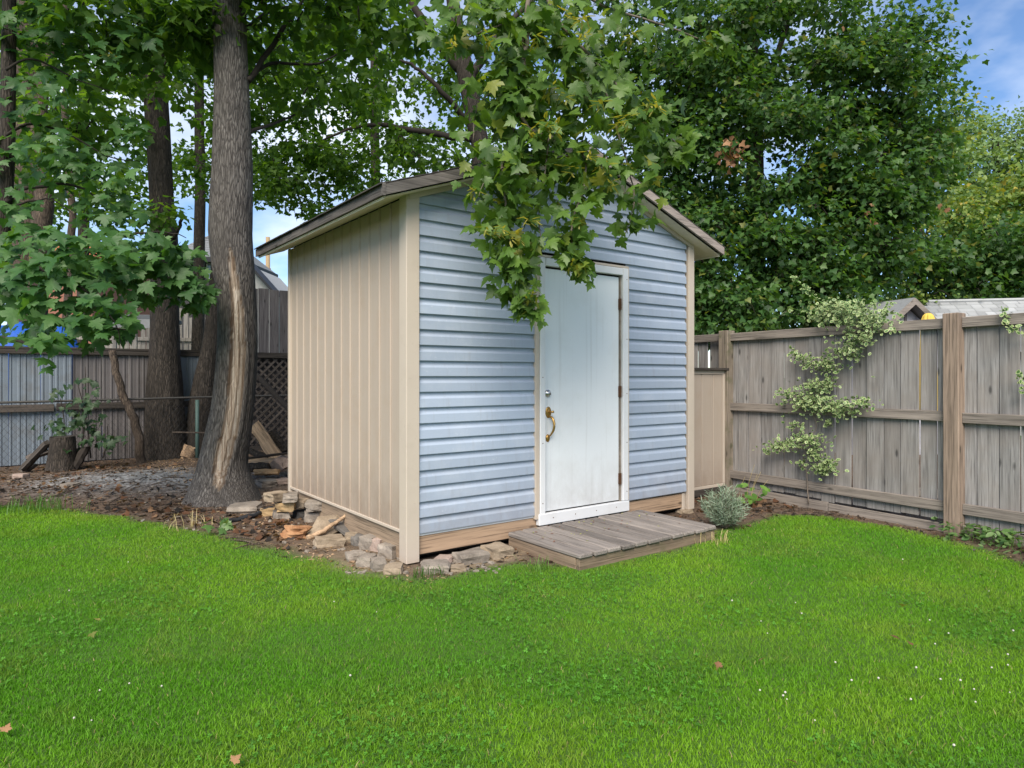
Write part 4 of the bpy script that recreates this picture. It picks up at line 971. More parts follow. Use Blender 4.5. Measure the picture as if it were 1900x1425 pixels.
far_tree('small_leaf_tree', 'light yellow green tree between the dark maple and the open sky', 1700, 19.5, [(1700, 330, 19.5, 50, 90, 1.2, 60), (1720, 420, 19.5, 50, 70, 1.2, 60), (1745, 240, 19.5, 34, 34, .8, 14), (1650, 560, 18, 60, 35, .8, 50)], M['leaf_yellow'], .12, 22, spread=.42)
far_tree('background_tree', 'pale distant tree low behind the lattice fence', 520, 45, [(520, 548, 45, 40, 16, 2, 30)], M['leaf_far'], .3, 20, spread=.8, branch=False)
o_ = sc.objects.get('background_tree'); o_['group'] = 'trees beyond the back fence'
# fill behind the left trunks: trees of the neighbouring garden
def back_tree(label, px, d, blobs, lsize=.17, per=14, mat=None):
    b = P(px, 700, d); b[2] = 0; t = tag(empty('background_tree', b), label, 'tree', 'trees beyond the back fence')
    pos, tip, nor, sz, CC = blob_leaves(boughs([blob(*q) for q in blobs], .75, .6, .5, 8), per * 1.3, lsize * .72, .24, .7, .65, 2.6)
    tag(leaf_mass('crown', [MID], pos, tip, nor, sz, mat or M['leaf_mid'], t, b), kind='stuff')
    limbs_mesh('trunk', [([b - np.array([0, 0, .1]), P(px + 6, 300, d), P(px, -100, d)], .16, .08)], M['bark2'], t, b, 10)
    twig_mass(CC, 6, .014, M['darktwig'], t, b)
back_tree('leafy tree behind the forked trunk at the upper left', 150, 17, [(120, 120, 17, 160, 130, 1.2, 75), (60, 330, 17, 120, 110, 1.0, 50), (220, 300, 17, 120, 80, 1.0, 55), (150, -150, 17, 300, 120, 1.6, 60)])
back_tree('leafy tree with sky gaps between the two maple trunks', 365, 16.5, [(360, 110, 16.5, 90, 130, 1.0, 55), (350, 260, 16.5, 70, 60, .8, 30), (480, 120, 16.5, 110, 120, 1.0, 55), (500, 290, 16, 60, 50, .6, 24), (400, -150, 16.5, 200, 110, 1.2, 50)])
back_tree('leafy tree far behind the shed ridge', 690, 17.5, [(620, 160, 17.5, 130, 120, 1.0, 60), (760, 230, 17.5, 120, 110, 1.0, 60), (640, 330, 17, 130, 60, .8, 60), (880, 200, 17.5, 90, 120, .9, 40), (1000, 150, 17.5, 120, 150, 1.1, 70)])

# ---- leaning dead stem by the fence
sb = P(262, 860, 10.45); sb[2] = -.05
limbs_mesh('leaning_branch', [([sb, P(255, 800, 10.4), P(238, 755, 10.35), P(222, 715, 10.3), P(207, 650, 10.3)], .07, .05)], M['bark3'], None, (0, 0, 0), 12)
tag(sc.objects['leaning_branch'], 'bare brown leaning stem in front of the metal fence', 'branch')

# ------------------------------------------------------------------ lawn grass
def grass_points():
    out = []
    for d0, d1, dens in ((1.7, 3.0, 21000), (3.0, 4.0, 17000), (4.0, 5.0, 13000), (5.0, 6.5, 9000), (6.5, 8.6, 6500)):
        w = .80 * d1 + .6; n = int(dens * 2 * w * (d1 - d0)); x = rng.uniform(-w, w, n); y = rng.uniform(d0, d1, n)
        ok = np.abs(x) < .80 * y + .55; out.append(np.c_[x, y][ok])
    p = np.vstack(out); e = edge_dist(p[:, 0], p[:, 1]) + .2 * (fbm(p[:, 0], p[:, 1], 3, 21) - .5)
    keep = (e > 0) & (rng.uniform(0, 1, len(p)) < np.clip(e / .16 + .2, 0, 1)); p = p[keep]; e = e[keep]
    sx, sy = to_shed(p[:, 0], p[:, 1]); on_deck = (sx > .86) & (sx < 2.43) & (sy > -.92) & (sy < 0)
    return p[~on_deck], e[~on_deck]
gp, ge = grass_points(); n = len(gp)
big = fbm(gp[:, 0], gp[:, 1], .9, 41); med = fbm(gp[:, 0], gp[:, 1], 3.2, 45); clov = fbm(gp[:, 0], gp[:, 1], 1.3, 51, 3)
hgt = (.013 + .014 * rng.uniform(0, 1, n) ** 1.4) * (.75 + .6 * med) * np.clip(.6 + ge * 2, .6, 1)
col = np.outer(np.ones(n), [.092, .265, .010]); 
mixw = np.clip((big - .34) * 3.2, 0, 1)[:, None]; col = col * (1 - mixw) + np.array([.165, .34, .014]) * mixw
dk_ = np.clip((clov - .5) * 4, 0, 1)[:, None] * .45; col = col * (1 - dk_) + np.array([.065, .21, .014]) * dk_
ye = (np.clip((med - .52) * 4, 0, 1) * .5 + np.clip(1 - ge / .35, 0, 1) * .5)[:, None] * rng.uniform(0, 1, (n, 1)); col = col * (1 - ye) + np.array([.22, .25, .05]) * ye
straw = rng.uniform(0, 1, n) < .012; col[straw] = [.36, .31, .14]
col *= rng.uniform(.84, 1.16, (n, 1))
ang = rng.uniform(0, 2 * np.pi, n); lean = rng.uniform(.15, 1.1, n) * hgt; la = rng.uniform(0, 2 * np.pi, n)
base = np.c_[gp, ground_h(gp[:, 0], gp[:, 1]) - .002]; wv = np.c_[np.cos(ang), np.sin(ang), np.zeros(n)] * (.0013 + .001 * rng.uniform(0, 1, n))[:, None] * np.clip(gp[:, 1] / 3.4, .95, 2.2)[:, None]
lv = np.c_[np.cos(la), np.sin(la), np.zeros(n)] * lean[:, None]; up = np.c_[np.zeros((n, 2)), hgt]
near = gp[:, 1] < 3.2
def build_grass():
    a = near; V1 = np.stack([base[a] - wv[a], base[a] + wv[a], base[a] + wv[a] * .8 + up[a] * .6 + lv[a] * .35, base[a] - wv[a] * .8 + up[a] * .6 + lv[a] * .35, base[a] + up[a] + lv[a]], 1)
    k = a.sum(); i = np.arange(k)[:, None] * 5; F1 = np.concatenate([i + [[0, 1, 2]], i + [[0, 2, 3]], i + [[3, 2, 4]]])
    b = ~a; V2 = np.stack([base[b] - wv[b], base[b] + wv[b], base[b] + up[b] + lv[b]], 1); m = b.sum(); F2 = np.arange(m * 3).reshape(m, 3) + k * 5
    C = np.concatenate([np.repeat(col[a], 5, 0), np.repeat(col[b], 3, 0)])
    return mesh_np('grass', np.concatenate([V1.reshape(-1, 3), V2.reshape(-1, 3)]), np.concatenate([F1, F2]), False, None, {'gcol': C})
tag(objm('lawn_grass', build_grass(), M['grass']), 'short bright green lawn grass covering the yard', 'grass', kind='stuff')
# clover: three round leaflets on a short stalk height
n = 90000; cp = np.c_[rng.uniform(-4.2, 4.2, n), rng.uniform(1.8, 5.2, n)]
cv = fbm(cp[:, 0], cp[:, 1], 1.3, 51, 3); cp = cp[(np.abs(cp[:, 0]) < .8 * cp[:, 1] + .4) & (rng.uniform(0, 1, n) < np.clip((cv - .5) * 2.4, 0, .6) * np.clip(1.6 - cp[:, 1] / 4, .15, 1)) & (edge_dist(cp[:, 0], cp[:, 1]) > .3)]
n = len(cp); ct = np.c_[cp, ground_h(cp[:, 0], cp[:, 1]) + rng.uniform(.012, .026, n)]; Vs = []; a0 = rng.uniform(0, 6.28, n); s = rng.uniform(.006, .011, n)
LF = np.array([(0, 0), (.45, .55), (.4, .95), (0, 1.0), (-.4, .95), (-.45, .55)])
tilt = rng.normal(size=(n, 2)) * .35; cc = np.array([.075, .215, .022]) * rng.uniform(.7, 1.5, (n, 1))
for j in range(3):
    a = a0 + j * 2.09; c_, s_ = np.cos(a), np.sin(a)
    x = (LF[None, :, 0] * c_[:, None] - LF[None, :, 1] * s_[:, None]) * s[:, None]; y = (LF[None, :, 0] * s_[:, None] + LF[None, :, 1] * c_[:, None]) * s[:, None]
    Vs.append(np.stack([ct[:, None, 0] + x, ct[:, None, 1] + y, ct[:, None, 2] + x * tilt[:, :1] + y * tilt[:, 1:]], -1))
V = np.stack(Vs, 1).reshape(-1, 3); k = np.arange(n * 3)[:, None] * 6
F = np.concatenate([k + [[0, 1, 2]], k + [[0, 2, 3]], k + [[0, 3, 4]], k + [[0, 4, 5]]])
tag(objm('clover', mesh_np('clover', V, F, False, None, {'gcol': np.repeat(cc, 18, 0)}), M['grass']), 'dark clover patches growing through the lawn', 'clover', kind='stuff')
mb = MB()
fl = [(1770, 1397), (1512, 1350), (1457, 1297), (1410, 1293), (1580, 1274), (1745, 1272), (1782, 1274), (1690, 1310), (1630, 1270), (1460, 1310), (1453, 1303), (1840, 1250), (1870, 1225), (1735, 1205), (1880, 1180), (1725, 1160), (1476, 1127), (1412, 1162), (1424, 1185), (620, 1125), (180, 1065), (238, 1050), (170, 1350), (240, 1280), (185, 1293), (300, 1285), (650, 1265), (1835, 1105), (1675, 1045), (1870, 1245), (1760, 1185), (1550, 1240), (1700, 1250), (1810, 1315)]
fl += [(random.uniform(1350, 1900), random.uniform(1120, 1390)) for _ in range(4)] + [(random.uniform(0, 900), random.uniform(1020, 1380)) for _ in range(3)]
for (x, y) in fl:
    p = G(x, y); z0 = p[2] + .028; r = random.uniform(.003, .0058)
    for i in range(2):
        V = []
        for (rr, zz) in ((.3, -.8), (1, 0), (.75, .7), (.2, 1.0)):
            for k in range(6): V.append((p[0] + rr * r * math.cos(k * 1.047 + i), p[1] + rr * r * math.sin(k * 1.047 + i), z0 + zz * r))
    mb.add(V, [(j * 6 + k, j * 6 + (k + 1) % 6, (j + 1) * 6 + (k + 1) % 6, (j + 1) * 6 + k) for j in range(3) for k in range(6)] + [tuple(range(18, 24))])
tag(mb.build('clover_flowers', M['flower']), 'tiny white clover blossoms dotted over the lawn', 'flowers', kind='stuff')
# litter of chips, leaf bits and twigs on the bare soil
n = 75000; lp_ = np.c_[rng.uniform(-8.5, 4.6, n), rng.uniform(4.0, 11.5, n)]; e = edge_dist(lp_[:, 0], lp_[:, 1]); sx, sy = to_shed(lp_[:, 0], lp_[:, 1])
ok = (e < .12) & ~((sx > -.05) & (sx < SW + .05) & (sy > 0.05) & (sy < SL)) & (rng.uniform(0, 1, n) < .35 + .65 * fbm(lp_[:, 0], lp_[:, 1], 2.2, 61)) & ~((sx > .86) & (sx < 2.43) & (sy > -.92) & (sy <= .05))
lp_ = lp_[ok]; sx = sx[ok]; n = len(lp_); s = rng.uniform(.006, .026, n) * np.where(rng.uniform(0, 1, n) < .06, 2.2, 1); pal = np.array([[.11, .07, .045], [.055, .038, .028], [.24, .165, .1], [.34, .26, .17], [.03, .026, .023], [.2, .09, .045], [.19, .18, .165]])
ci = rng.choice(7, n, p=[.27, .24, .1, .04, .22, .07, .06]); lc = pal[ci] * rng.uniform(.7, 1.3, (n, 1))
chips = (np.abs(sx + .3) < .35) & (rng.uniform(0, 1, n) < .6); lc[chips] = np.array([.45, .31, .2]) * rng.uniform(.7, 1.2, (chips.sum(), 1))
pos = np.c_[lp_, ground_h(lp_[:, 0], lp_[:, 1]) + .004]; LT = (np.array([(-.5, 0, 0), (.1, -.35, .1), (.9, 0, 0), (.2, .4, .15)]), np.array([(0, 1, 2), (0, 2, 3)]))
V, F = scatter(LT, pos, np.c_[rng.normal(size=(n, 2)), rng.normal(size=n) * .15], np.c_[rng.normal(size=(n, 2)) * .3, np.ones(n)], s)
tag(objm('leaf_litter', mesh_np('leaf_litter', V, F, False, None, {'gcol': np.repeat(lc, 4, 0)}), M['litter']), 'brown leaf litter and wood chips over the bare soil', 'litter', kind='stuff')
# sticks and bark strips strewn over the soil
mb = MB()
for i in range(260):
    x, y = random.choice([(random.uniform(0, 520), random.uniform(868, 975)), (random.uniform(0, 360), random.uniform(862, 945)), (random.uniform(440, 640), random.uniform(880, 1020)), (random.uniform(1380, 1720), random.uniform(935, 965))])
    q = GG(x, y); sx_, sy_ = to_shed(q[0], q[1])
    if -.04 < sx_ < SW + .04 and sy_ > -.04 or edge_dist(np.array([q[0]]), np.array([q[1]]))[0] > .05: continue
    a = random.uniform(0, 6.28); L_ = random.uniform(.05, .3); dv = np.array([math.cos(a), math.sin(a), 0]) * L_; e = q + dv; e[2] = gh(e[0], e[1])
    mb.tube([q + np.array([0, 0, .006]), (q + e) / 2 + np.array([random.uniform(-.02, .02), random.uniform(-.02, .02), .016]), e + np.array([0, 0, .006])], [random.uniform(.003, .009), random.uniform(.003, .009), .003], 5)
tag(mb.build('twig_litter', M['bark3']), 'short broken twigs strewn over the bare soil', 'twigs', kind='stuff')
# dead leaves lying on the soil in drifts
n = 900; dl = []
while len(dl) < n:
    x, y = random.choice([(random.gauss(90, 70), random.gauss(892, 14)), (random.gauss(200, 60), random.gauss(872, 8)), (random.gauss(330, 70), random.gauss(950, 14)), (random.gauss(500, 50), random.gauss(985, 18)), (random.uniform(0, 500), random.uniform(866, 960)), (random.uniform(1290, 1480), random.uniform(925, 952))])
    if y < 860: continue
    q = GG(x, y); sx_, sy_ = to_shed(q[0], q[1])
    if -.04 < sx_ < SW + .04 and sy_ > -.04 or edge_dist(np.array([q[0]]), np.array([q[1]]))[0] > .02: continue
    dl.append(q + np.array([0, 0, .012]))
dl = np.array(dl); lc = np.array([[.1, .06, .04], [.05, .034, .026], [.2, .12, .07], [.03, .025, .022], [.14, .07, .04]])[rng.integers(0, 5, n)] * rng.uniform(.7, 1.3, (n, 1))
V, F = scatter(MID, dl, np.c_[rng.normal(size=(n, 2)), rng.normal(size=n) * .3], np.c_[rng.normal(size=(n, 2)) * .45, np.ones(n)], rng.uniform(.03, .075, n))
tag(objm('dead_leaf_litter', mesh_np('dead_leaf_litter', V, F, False, None, {'gcol': np.repeat(lc, 11, 0)}), M['litter']), 'dark dead leaves drifted over the soil under the trees', 'leaves', kind='stuff')
# seeds and bits on the deck
n = 70; q = np.array([shed_pt(random.uniform(.9, 2.38), -min(.85, abs(random.gauss(.2, .2)) + .08), .121) for _ in range(n)])
V, F = scatter(LT, q, np.c_[rng.normal(size=(n, 2)), np.zeros(n)], np.c_[rng.normal(size=(n, 2)) * .25, np.ones(n)], rng.uniform(.006, .024, n))
dc = np.where(rng.uniform(0, 1, (n, 1)) < .45, [[.42, .45, .08]], [[.2, .08, .045]])
tag(objm('fallen_seeds', mesh_np('fallen_seeds', V, F, False, None, {'gcol': np.repeat(dc, 4, 0)}), M['litter']), 'yellow green seeds and brown bits fallen on the deck', 'litter', kind='stuff')
# long grass tufts and straw
def tuft(name, label, px, py, n, h, w, mat, spread, cat='grass', splay=.6):
    b = GG(px, py); mb = MB()
    for i in range(n):
        o = np.array([random.gauss(0, spread), random.gauss(0, spread * .7), 0]); a = random.uniform(0, 6.28); hh = h * random.uniform(.5, 1.1); l = hh * random.uniform(.1, splay)
        dv = np.array([math.cos(a), math.sin(a), 0]); sd_ = np.array([-dv[1], dv[0], 0]) * w
        pts = [o, o + dv * l * .3 + np.array([0, 0, hh * .55]), o + dv * l * .8 + np.array([0, 0, hh * .9]), o + dv * l * 1.3 + np.array([0, 0, hh * .85])]
        V = [];
        for k, p in enumerate(pts[:3]): V += [p - sd_ * (1 - k * .25), p + sd_ * (1 - k * .25)]
        V.append(pts[3]); mb.add(V, [(0, 1, 3, 2), (2, 3, 5, 4), (4, 5, 6)])
    return tag(mb.build(name, mat, None, False, b), label, cat, kind='stuff')
tuft('long_grass_tuft', 'long green grass tuft at the lawn edge below the far left stump', 72, 948, 130, .17, .0035, M['weed'], .16)
tuft('dry_straw_tuft', 'dry straw coloured grass at the right end of the deck', 1318, 1006, 40, .1, .003, M['straw'], .09, splay=1.0)
tuft('grass_clump', 'small green grass clump in front of the left end of the deck', 1000, 1062, 40, .12, .003, M['weed'], .05)
tuft('grass_clump', 'small green grass clump by the stones at the near shed corner', 785, 1072, 50, .08, .003, M['weed'], .08)
tuft('grass_clump', 'thin pale grass clump by the soil left of the black pipe', 365, 978, 30, .14, .003, M['straw'], .12, splay=1.3)

# ------------------------------------------------------------------ stones and wood beside the shed
def rock_mesh(sx, sy, sz, seed, boxy=.75, rough=.1):
    import bmesh
    bm = bmesh.new(); bmesh.ops.create_cube(bm, size=2); bmesh.ops.subdivide_edges(bm, edges=bm.edges, cuts=3, use_grid_fill=True)
    for v in bm.verts:
        c = v.co.copy(); s = c.normalized() * 1.25; c = c * boxy + s * (1 - boxy)
        nn = mnoise.noise(c * 1.1 + Vector((seed * 3.7, seed, 0))) * rough * 2 + mnoise.noise(c * 3 + Vector((seed, 0, seed * 2))) * rough
        c *= 1 + nn; v.co = (c.x * sx / 2, c.y * sy / 2, c.z * sz / 2 + sz / 2)
    me = bpy.data.meshes.new('stone'); bm.to_mesh(me); bm.free(); return me
def stone(px, py, w, h, dp, col, rot, label, z=None, boxy=.8, rough=.09, name='stone', tilt=(0, 0), cat='stone'):
    b = GG(px, py) if z is None else G(px, py, z); s = b[1] / FPX
    b = b + np.array([0, 1, 0]) * (w * s * .35)
    if z is None: b[2] = gh(b[0], b[1]) - .2 * h * s
    o = objm(name, rock_mesh(w * s, dp, h * s * .98, px * .13 + py, boxy, rough), M[col], None, b, (R(tilt[0]), R(tilt[1]), R(rot)))
    return tag(o, label, cat, 'loose stones round the shed')
ST = [(518, 963, 28, 15, .2, 'stone_grey', 25, 'grey block at the bottom of the brick stack by the back corner'),
      (528, 949, 32, 17, .2, 'stone_ochre', 10, 'orange and tan block in the middle of the brick stack', .085),
      (511, 930, 26, 16, .2, 'stone_tan', -30, 'tan block tipped on top of the stack, nearest the scarred tree', .19),
      (536, 931, 27, 15, .2, 'stone_grey', 15, 'grey block on top of the stack against the shed wall', .185),
      (556, 962, 26, 18, .16, 'stone_dark', 35, 'dark grey stone right of the brick stack foot'),
      (556, 944, 26, 17, .16, 'stone_tan', -10, 'buff stone lying above the dark stone beside the stack', .09),
      (575, 968, 25, 22, .16, 'stone_grey', 20, 'tall grey stone under the big flat grey rock'),
      (583, 948, 34, 18, .2, 'stone_grey', 5, 'big flat grey rock topping the stones at mid wall', .10),
      (598, 958, 28, 17, .18, 'stone_pink', 30, 'mauve pink stone beside the leaning wood slab'),
      (647, 982, 18, 15, .07, 'stone_tan', 0, 'small round tan stone touching the side wall foot'),
      (606, 1015, 52, 19, .16, 'stone_tan', 22, 'long tan kerb stone lying at the lawn edge'),
      (650, 1006, 24, 20, .1, 'stone_tan', 10, 'brown wedge stone beside the dark slate'),
      (664, 1012, 20, 22, .1, 'stone_dark', -20, 'narrow dark stone behind the grey slab'),
      (684, 1020, 30, 30, .12, 'stone_grey', -25, 'upright grey slab leaning among the corner stones'),
      (703, 1022, 28, 28, .14, 'stone_pink', -30, 'pink slab leaning on the big corner block'),
      (728, 1034, 40, 30, .2, 'stone_grey', -35, 'biggest grey block beside the near corner post'),
      (657, 1041, 34, 18, .1, 'stone_grey', 30, 'rough flaky grey stone at the left end of the front row'),
      (680, 1050, 28, 22, .14, 'stone_grey', -15, 'grey stone second in the row along the grass'),
      (700, 1058, 26, 24, .14, 'stone_grey', 20, 'grey stone third in the row along the grass'),
      (728, 1064, 34, 16, .16, 'stone_tan', 5, 'low tan stone sunk below the corner post'),
      (806, 1062, 50, 18, .2, 'stone_grey', 8, 'pale broken stone under the open gap of the base board'),
      (822, 1047, 30, 14, .16, 'stone_pink', -12, 'pinkish stone half under the shed base board'),
      (848, 1060, 28, 9, .1, 'stone_tan', 12, 'low flat tan stone in front of the grey block'),
      (872, 1048, 60, 24, .14, 'stone_grey', 36, 'square grey block in front of the base board'),
      (922, 1034, 46, 22, .18, 'stone_tan', 36, 'cream block against the left end of the deck'),
      (1272, 953, 26, 8, .12, 'stone_tan', 30, 'small tan pad under the right corner post'),
      (448, 952, 54, 16, .3, 'stone_grey', 8, 'broad flat grey stone at the foot of the scarred tree'),
      (493, 957, 26, 14, .12, 'stone_ochre', 15, 'ochre block right of the broad flat stone'),
      (125, 902, 26, 10, .16, 'stone_grey', 0, 'flat grey stone on the soil below the far left stump'),
      (33, 888, 22, 11, .14, 'stone_pink', 0, 'reddish stone on the soil at the far left'),
      (490, 902, 30, 12, .25, 'stone_grey', 40, 'grey slab on the soil between tree and firewood'),
      (515, 895, 34, 10, .2, 'stone_pink', 30, 'flat brown slab next to the shed back corner')]
for s_ in ST:
    px, py, w, h, dp, c_, rt, lab = s_[:8]; stone(px, py, w, h, dp, c_, rt, lab, s_[8] if len(s_) > 8 else None, .86 if 'block' in lab or 'slab' in lab or 'kerb' in lab else .65)
mb = MB()
for i in range(230):
    x, y = random.choice([(random.uniform(640, 760), random.uniform(1020, 1066)), (random.uniform(500, 660), random.uniform(955, 1025)), (random.uniform(770, 930), random.uniform(1042, 1066)), (random.uniform(300, 520), random.uniform(880, 985)), (random.uniform(0, 350), random.uniform(875, 940))])
    q = GG(x, y); r_ = random.uniform(.005, .017); mm_ = rock_mesh(r_ * 2.2, r_ * 1.8, r_ * 1.2, i * 1.7, .6, .2); q[2] -= r_ * .25
    a = random.uniform(0, 6.28); mb.add([(q[0] + v.co.x * math.cos(a) - v.co.y * math.sin(a), q[1] + v.co.x * math.sin(a) + v.co.y * math.cos(a), q[2] + v.co.z) for v in mm_.vertices], [tuple(f.vertices) for f in mm_.polygons]); bpy.data.meshes.remove(mm_)
tag(mb.build('rubble', M['stone_grey']), 'small stone chips scattered on the soil round the shed', 'rubble', kind='stuff')
p = GG(640, 998); tag(objm('slate', rock_mesh(.26, .1, .03, 5, .9, .05), M['stone_dark'], None, p + np.array([-.06, .12, .05]), (0, R(18), R(-38))), 'thin dark slate propped on the tan kerb stone', 'slate', 'loose stones round the shed')
tag(objm('rotten_wood', rock_mesh(.2, .14, .09, 9, .5, .3), M['rot'], None, GG(545, 998) + np.array([0, .05, -.01])), 'orange chunk of rotten wood on the soil left of the shed', 'wood chunk')
# pale triangular slab with a long root like stick
b = GG(578, 1002); sl_ = empty('root_slab', b); tag(sl_, 'pale triangular wood slab with a long stick resting on the shed base', 'wood slab')
pts = [P(566, 1000, 5.62), P(600, 1000, 5.62), P(634, 982, 5.85), P(627, 955, 5.95), P(590, 958, 5.85)]
pv = [p - b for p in pts]; V = [p + np.array([0, 0, .0]) for p in pv] + [p + np.array([-.02, .05, -.03]) for p in pv]
V = [np.asarray(v) for v in V]
objm('slab', mesh('slab', V, [(0, 1, 2, 3, 4), (9, 8, 7, 6, 5)] + [(i, i + 5, (i + 1) % 5 + 5, (i + 1) % 5) for i in range(5)]), M['stone_tan'], sl_)
limbs_mesh('stick', [([P(570, 999, 5.58), P(600, 985, 5.66), P(625, 968, 5.78), P(652, 948, 5.86)], .024, .013)], M['splitwood'], sl_, b)
limbs_mesh('root_end', [([P(648, 952, 5.84), P(655, 946, 5.84), P(664, 944, 5.86)], .02, .006)], M['splitwood'], sl_, b)
p = GG(470, 965); limbs_mesh('black_pipe', [([GG(415, 972) + np.array([0, 0, .02]), GG(440, 968) + np.array([0, 0, .025]), GG(470, 962) + np.array([0, 0, .03]), GG(505, 950) + np.array([0, 0, .05])], .022, .022)], M['pipe'], None)
tag(sc.objects['black_pipe'], 'black plastic pipe lying on the soil near the brick stack', 'pipe')
# firewood behind the shed corner
def split_log(name, p0, p1, r, mat, label, seed, tri=True):
    p0 = np.array(p0); p1 = np.array(p1); ax = p1 - p0; L_ = np.linalg.norm(ax); ax /= L_
    a = np.cross(ax, [0, 0, 1]); a /= np.linalg.norm(a); b_ = np.cross(a, ax); rnd_ = random.Random(seed)
    sec = [(-1, -.5), (-.3, -.75), (.5, -.6), (1, -.2), (.7, .35), (.1, .75), (-.5, .5)] if tri else [(math.cos(t), math.sin(t)) for t in np.linspace(0, 6.28, 9)[:-1]]
    V = []; m = 8; k = len(sec)
    for i in range(m):
        f = i / (m - 1); c = ax * L_ * f
        for (x, y) in sec:
            q = r * (1 + rnd_.uniform(-.12, .12)) * (1 - .15 * abs(f - .4)); e = ax * rnd_.uniform(-.03, .03) if i in (0, m - 1) else 0
            V.append(c + a * x * q + b_ * y * q + e)
    F = [(i * k + j, i * k + (j + 1) % k, (i + 1) * k + (j + 1) % k, (i + 1) * k + j) for i in range(m - 1) for j in range(k)] + [tuple(range(k))[::-1], tuple(range((m - 1) * k, m * k))]
    # local frame: grain along x
    Rm = np.stack([ax, a, b_], 1); Vl = [Rm.T @ v for v in V]
    o = objm(name, mesh(name, Vl, F), mat); o.matrix_world = Matrix([[*Rm[i], p0[i]] for i in range(3)] + [[0, 0, 0, 1]])
    return tag(o, label, 'firewood', 'firewood behind the shed corner')
FD = 8.7
split_log('split_log', P(518, 852, FD), P(474, 788, FD + .15), .10, M['splitwood'], 'large pale split log leaning up in the firewood pile', 1)
split_log('split_log', P(530, 838, FD + .15), P(504, 800, FD + .25), .08, M['bark2'], 'dark barked split log behind the leaning pale one', 2)
split_log('split_log', P(450, 856, FD - .1), P(514, 858, FD - .2), .075, M['splitwood'], 'pale split log lying flat across the firewood pile', 3)
split_log('split_log', P(474, 876, FD - .4), P(518, 876, FD - .4), .055, wood_mat('tan_split', (.34, .22, .12), 0, .4, 1.2, .2, False), 'tan split log at the bottom of the firewood pile', 4)
split_log('split_log', P(512, 866, FD - .3), P(545, 845, FD), .13, M['stone_pink'], 'thick pinkish split log against the shed back corner', 5)
split_log('dark_log', P(455, 868, FD - .2), P(500, 866, FD - .25), .06, M['bark2'], 'blackened log under the flat pale log', 6, False)
split_log('dark_log', P(462, 836, FD + .1), P(497, 850, FD), .045, M['bark2'], 'thin dark log slanting above the flat pale log', 7, False)
split_log('dark_stick', P(455, 851, FD - .3), P(540, 840, FD - .25), .018, M['darktwig'], 'thin dark stick across the top of the firewood', 8, False)
split_log('dark_stick', P(470, 690, 10.6), P(545, 768, 9.6), .04, M['darktwig'], 'long dark stick slanting in front of the lattice', 9, False)
split_log('snapped_stick', P(322, 802, 10.0), P(385, 803, 9.6), .011, M['bark3'], 'snapped stick poking left from the scarred trunk', 10, False)
# stump and scraps at the far left
sb = GG(115, 876); st_ = empty('tree_stump', sb); tag(st_, 'dark rotting tree stump by the chain link at far left', 'stump')
trunk('trunk', [(885, 88, 145), (872, 90, 141), (840, 94, 138), (810, 96, 136)], sb[1] + .1, M['bark2'], st_, sb, 36, 30, .15, 5, .07)
V = [(np.array([P(116, 811, sb[1] + .1)[0] + .16 * (1 + .15 * math.sin(3 * a)) * math.cos(a), sb[1] + .1 + .16 * math.sin(a), P(0, 811 - 2 * math.sin(2 * a), sb[1])[2]]) - sb) for a in np.linspace(0, 6.28, 17)[:-1]]
objm('cut_top', mesh('cut', V, [tuple(range(16))]), M['darkwood'], st_)
for i, (x0, y0, x1, y1, r_, lab) in enumerate([(40, 872, 88, 822, .07, 'dark board end leaning left of the stump'), (52, 850, 88, 838, .06, 'short cut block beside the stump'), (44, 876, 66, 862, .05, 'small wood offcut at the foot of the stump'), (20, 884, 40, 880, .04, 'pale square offcut lying left of the leaning board'), (138, 868, 160, 830, .06, 'curved black log right of the stump')]):
    o = split_log('wood_scrap', P(x0, y0, sb[1] - .05 + .04 * i), P(x1, y1, sb[1] + .02 + .04 * i), r_, [M['darkwood'], M['lattice'], M['lattice'], M['splitwood'], M['darktwig']][i], lab, 20 + i, i < 4); o['group'] = 'wood scraps at the far left'
p = GG(347, 850); tag(objm('wood_chunk', rock_mesh(.17, .12, .2, 33, .5, .25), M['splitwood'], None, p, (R(10), R(15), R(20))), 'pale curled wood chunk between the two dark trunks', 'wood chunk')
# seedlings climbing the chain link
sp0 = GG(165, 850); sd_t = tag(empty('maple_seedling', sp0), 'dark leafy seedlings growing through the chain link', 'plant')
Cn = []
for (x, y, rx, ry, n) in [(150, 775, 50, 35, 46), (110, 790, 32, 22, 22), (195, 815, 45, 18, 30), (165, 740, 30, 20, 16), (140, 705, 20, 14, 6), (175, 700, 14, 10, 4), (112, 725, 14, 12, 5), (150, 820, 30, 14, 12)]:
    Cn += [P(x + rng.normal() * rx * .5, y + rng.normal() * ry * .5, rng.uniform(9.5, 9.95)) for _ in range(n)]
Cn = np.array(Cn); n = len(Cn)
tag(leaf_mass('leaves', MAPLE, Cn, np.c_[rng.normal(size=n) * .6, -.5 + rng.normal(size=n) * .3, -.6 * np.ones(n)], np.c_[rng.normal(size=n) * .4, -.6 + rng.normal(size=n) * .3, .6 * np.ones(n)], .1 * rng.uniform(.6, 1.2, n), M['leaf_shade'], sd_t, sp0), kind='stuff')
for i, (x0, y0, x1, y1) in enumerate([(150, 850, 158, 680), (168, 850, 145, 715), (190, 850, 200, 790), (120, 855, 112, 740)]):
    limbs_mesh('stem', [([P(x0, y0, 9.75), P((x0 + x1) / 2 + 4, (y0 + y1) / 2, 9.8), P(x1, y1, 9.8)], .012, .005)], M['darktwig'], sd_t, sp0)
p = GG(405, 985); n = 12; q = p + np.c_[rng.normal(size=(n, 2)) * .07, rng.uniform(.02, .09, n)]
sd2 = tag(empty('small_weed', p), 'small pale leafy weed on the soil at the black pipe end', 'plant')
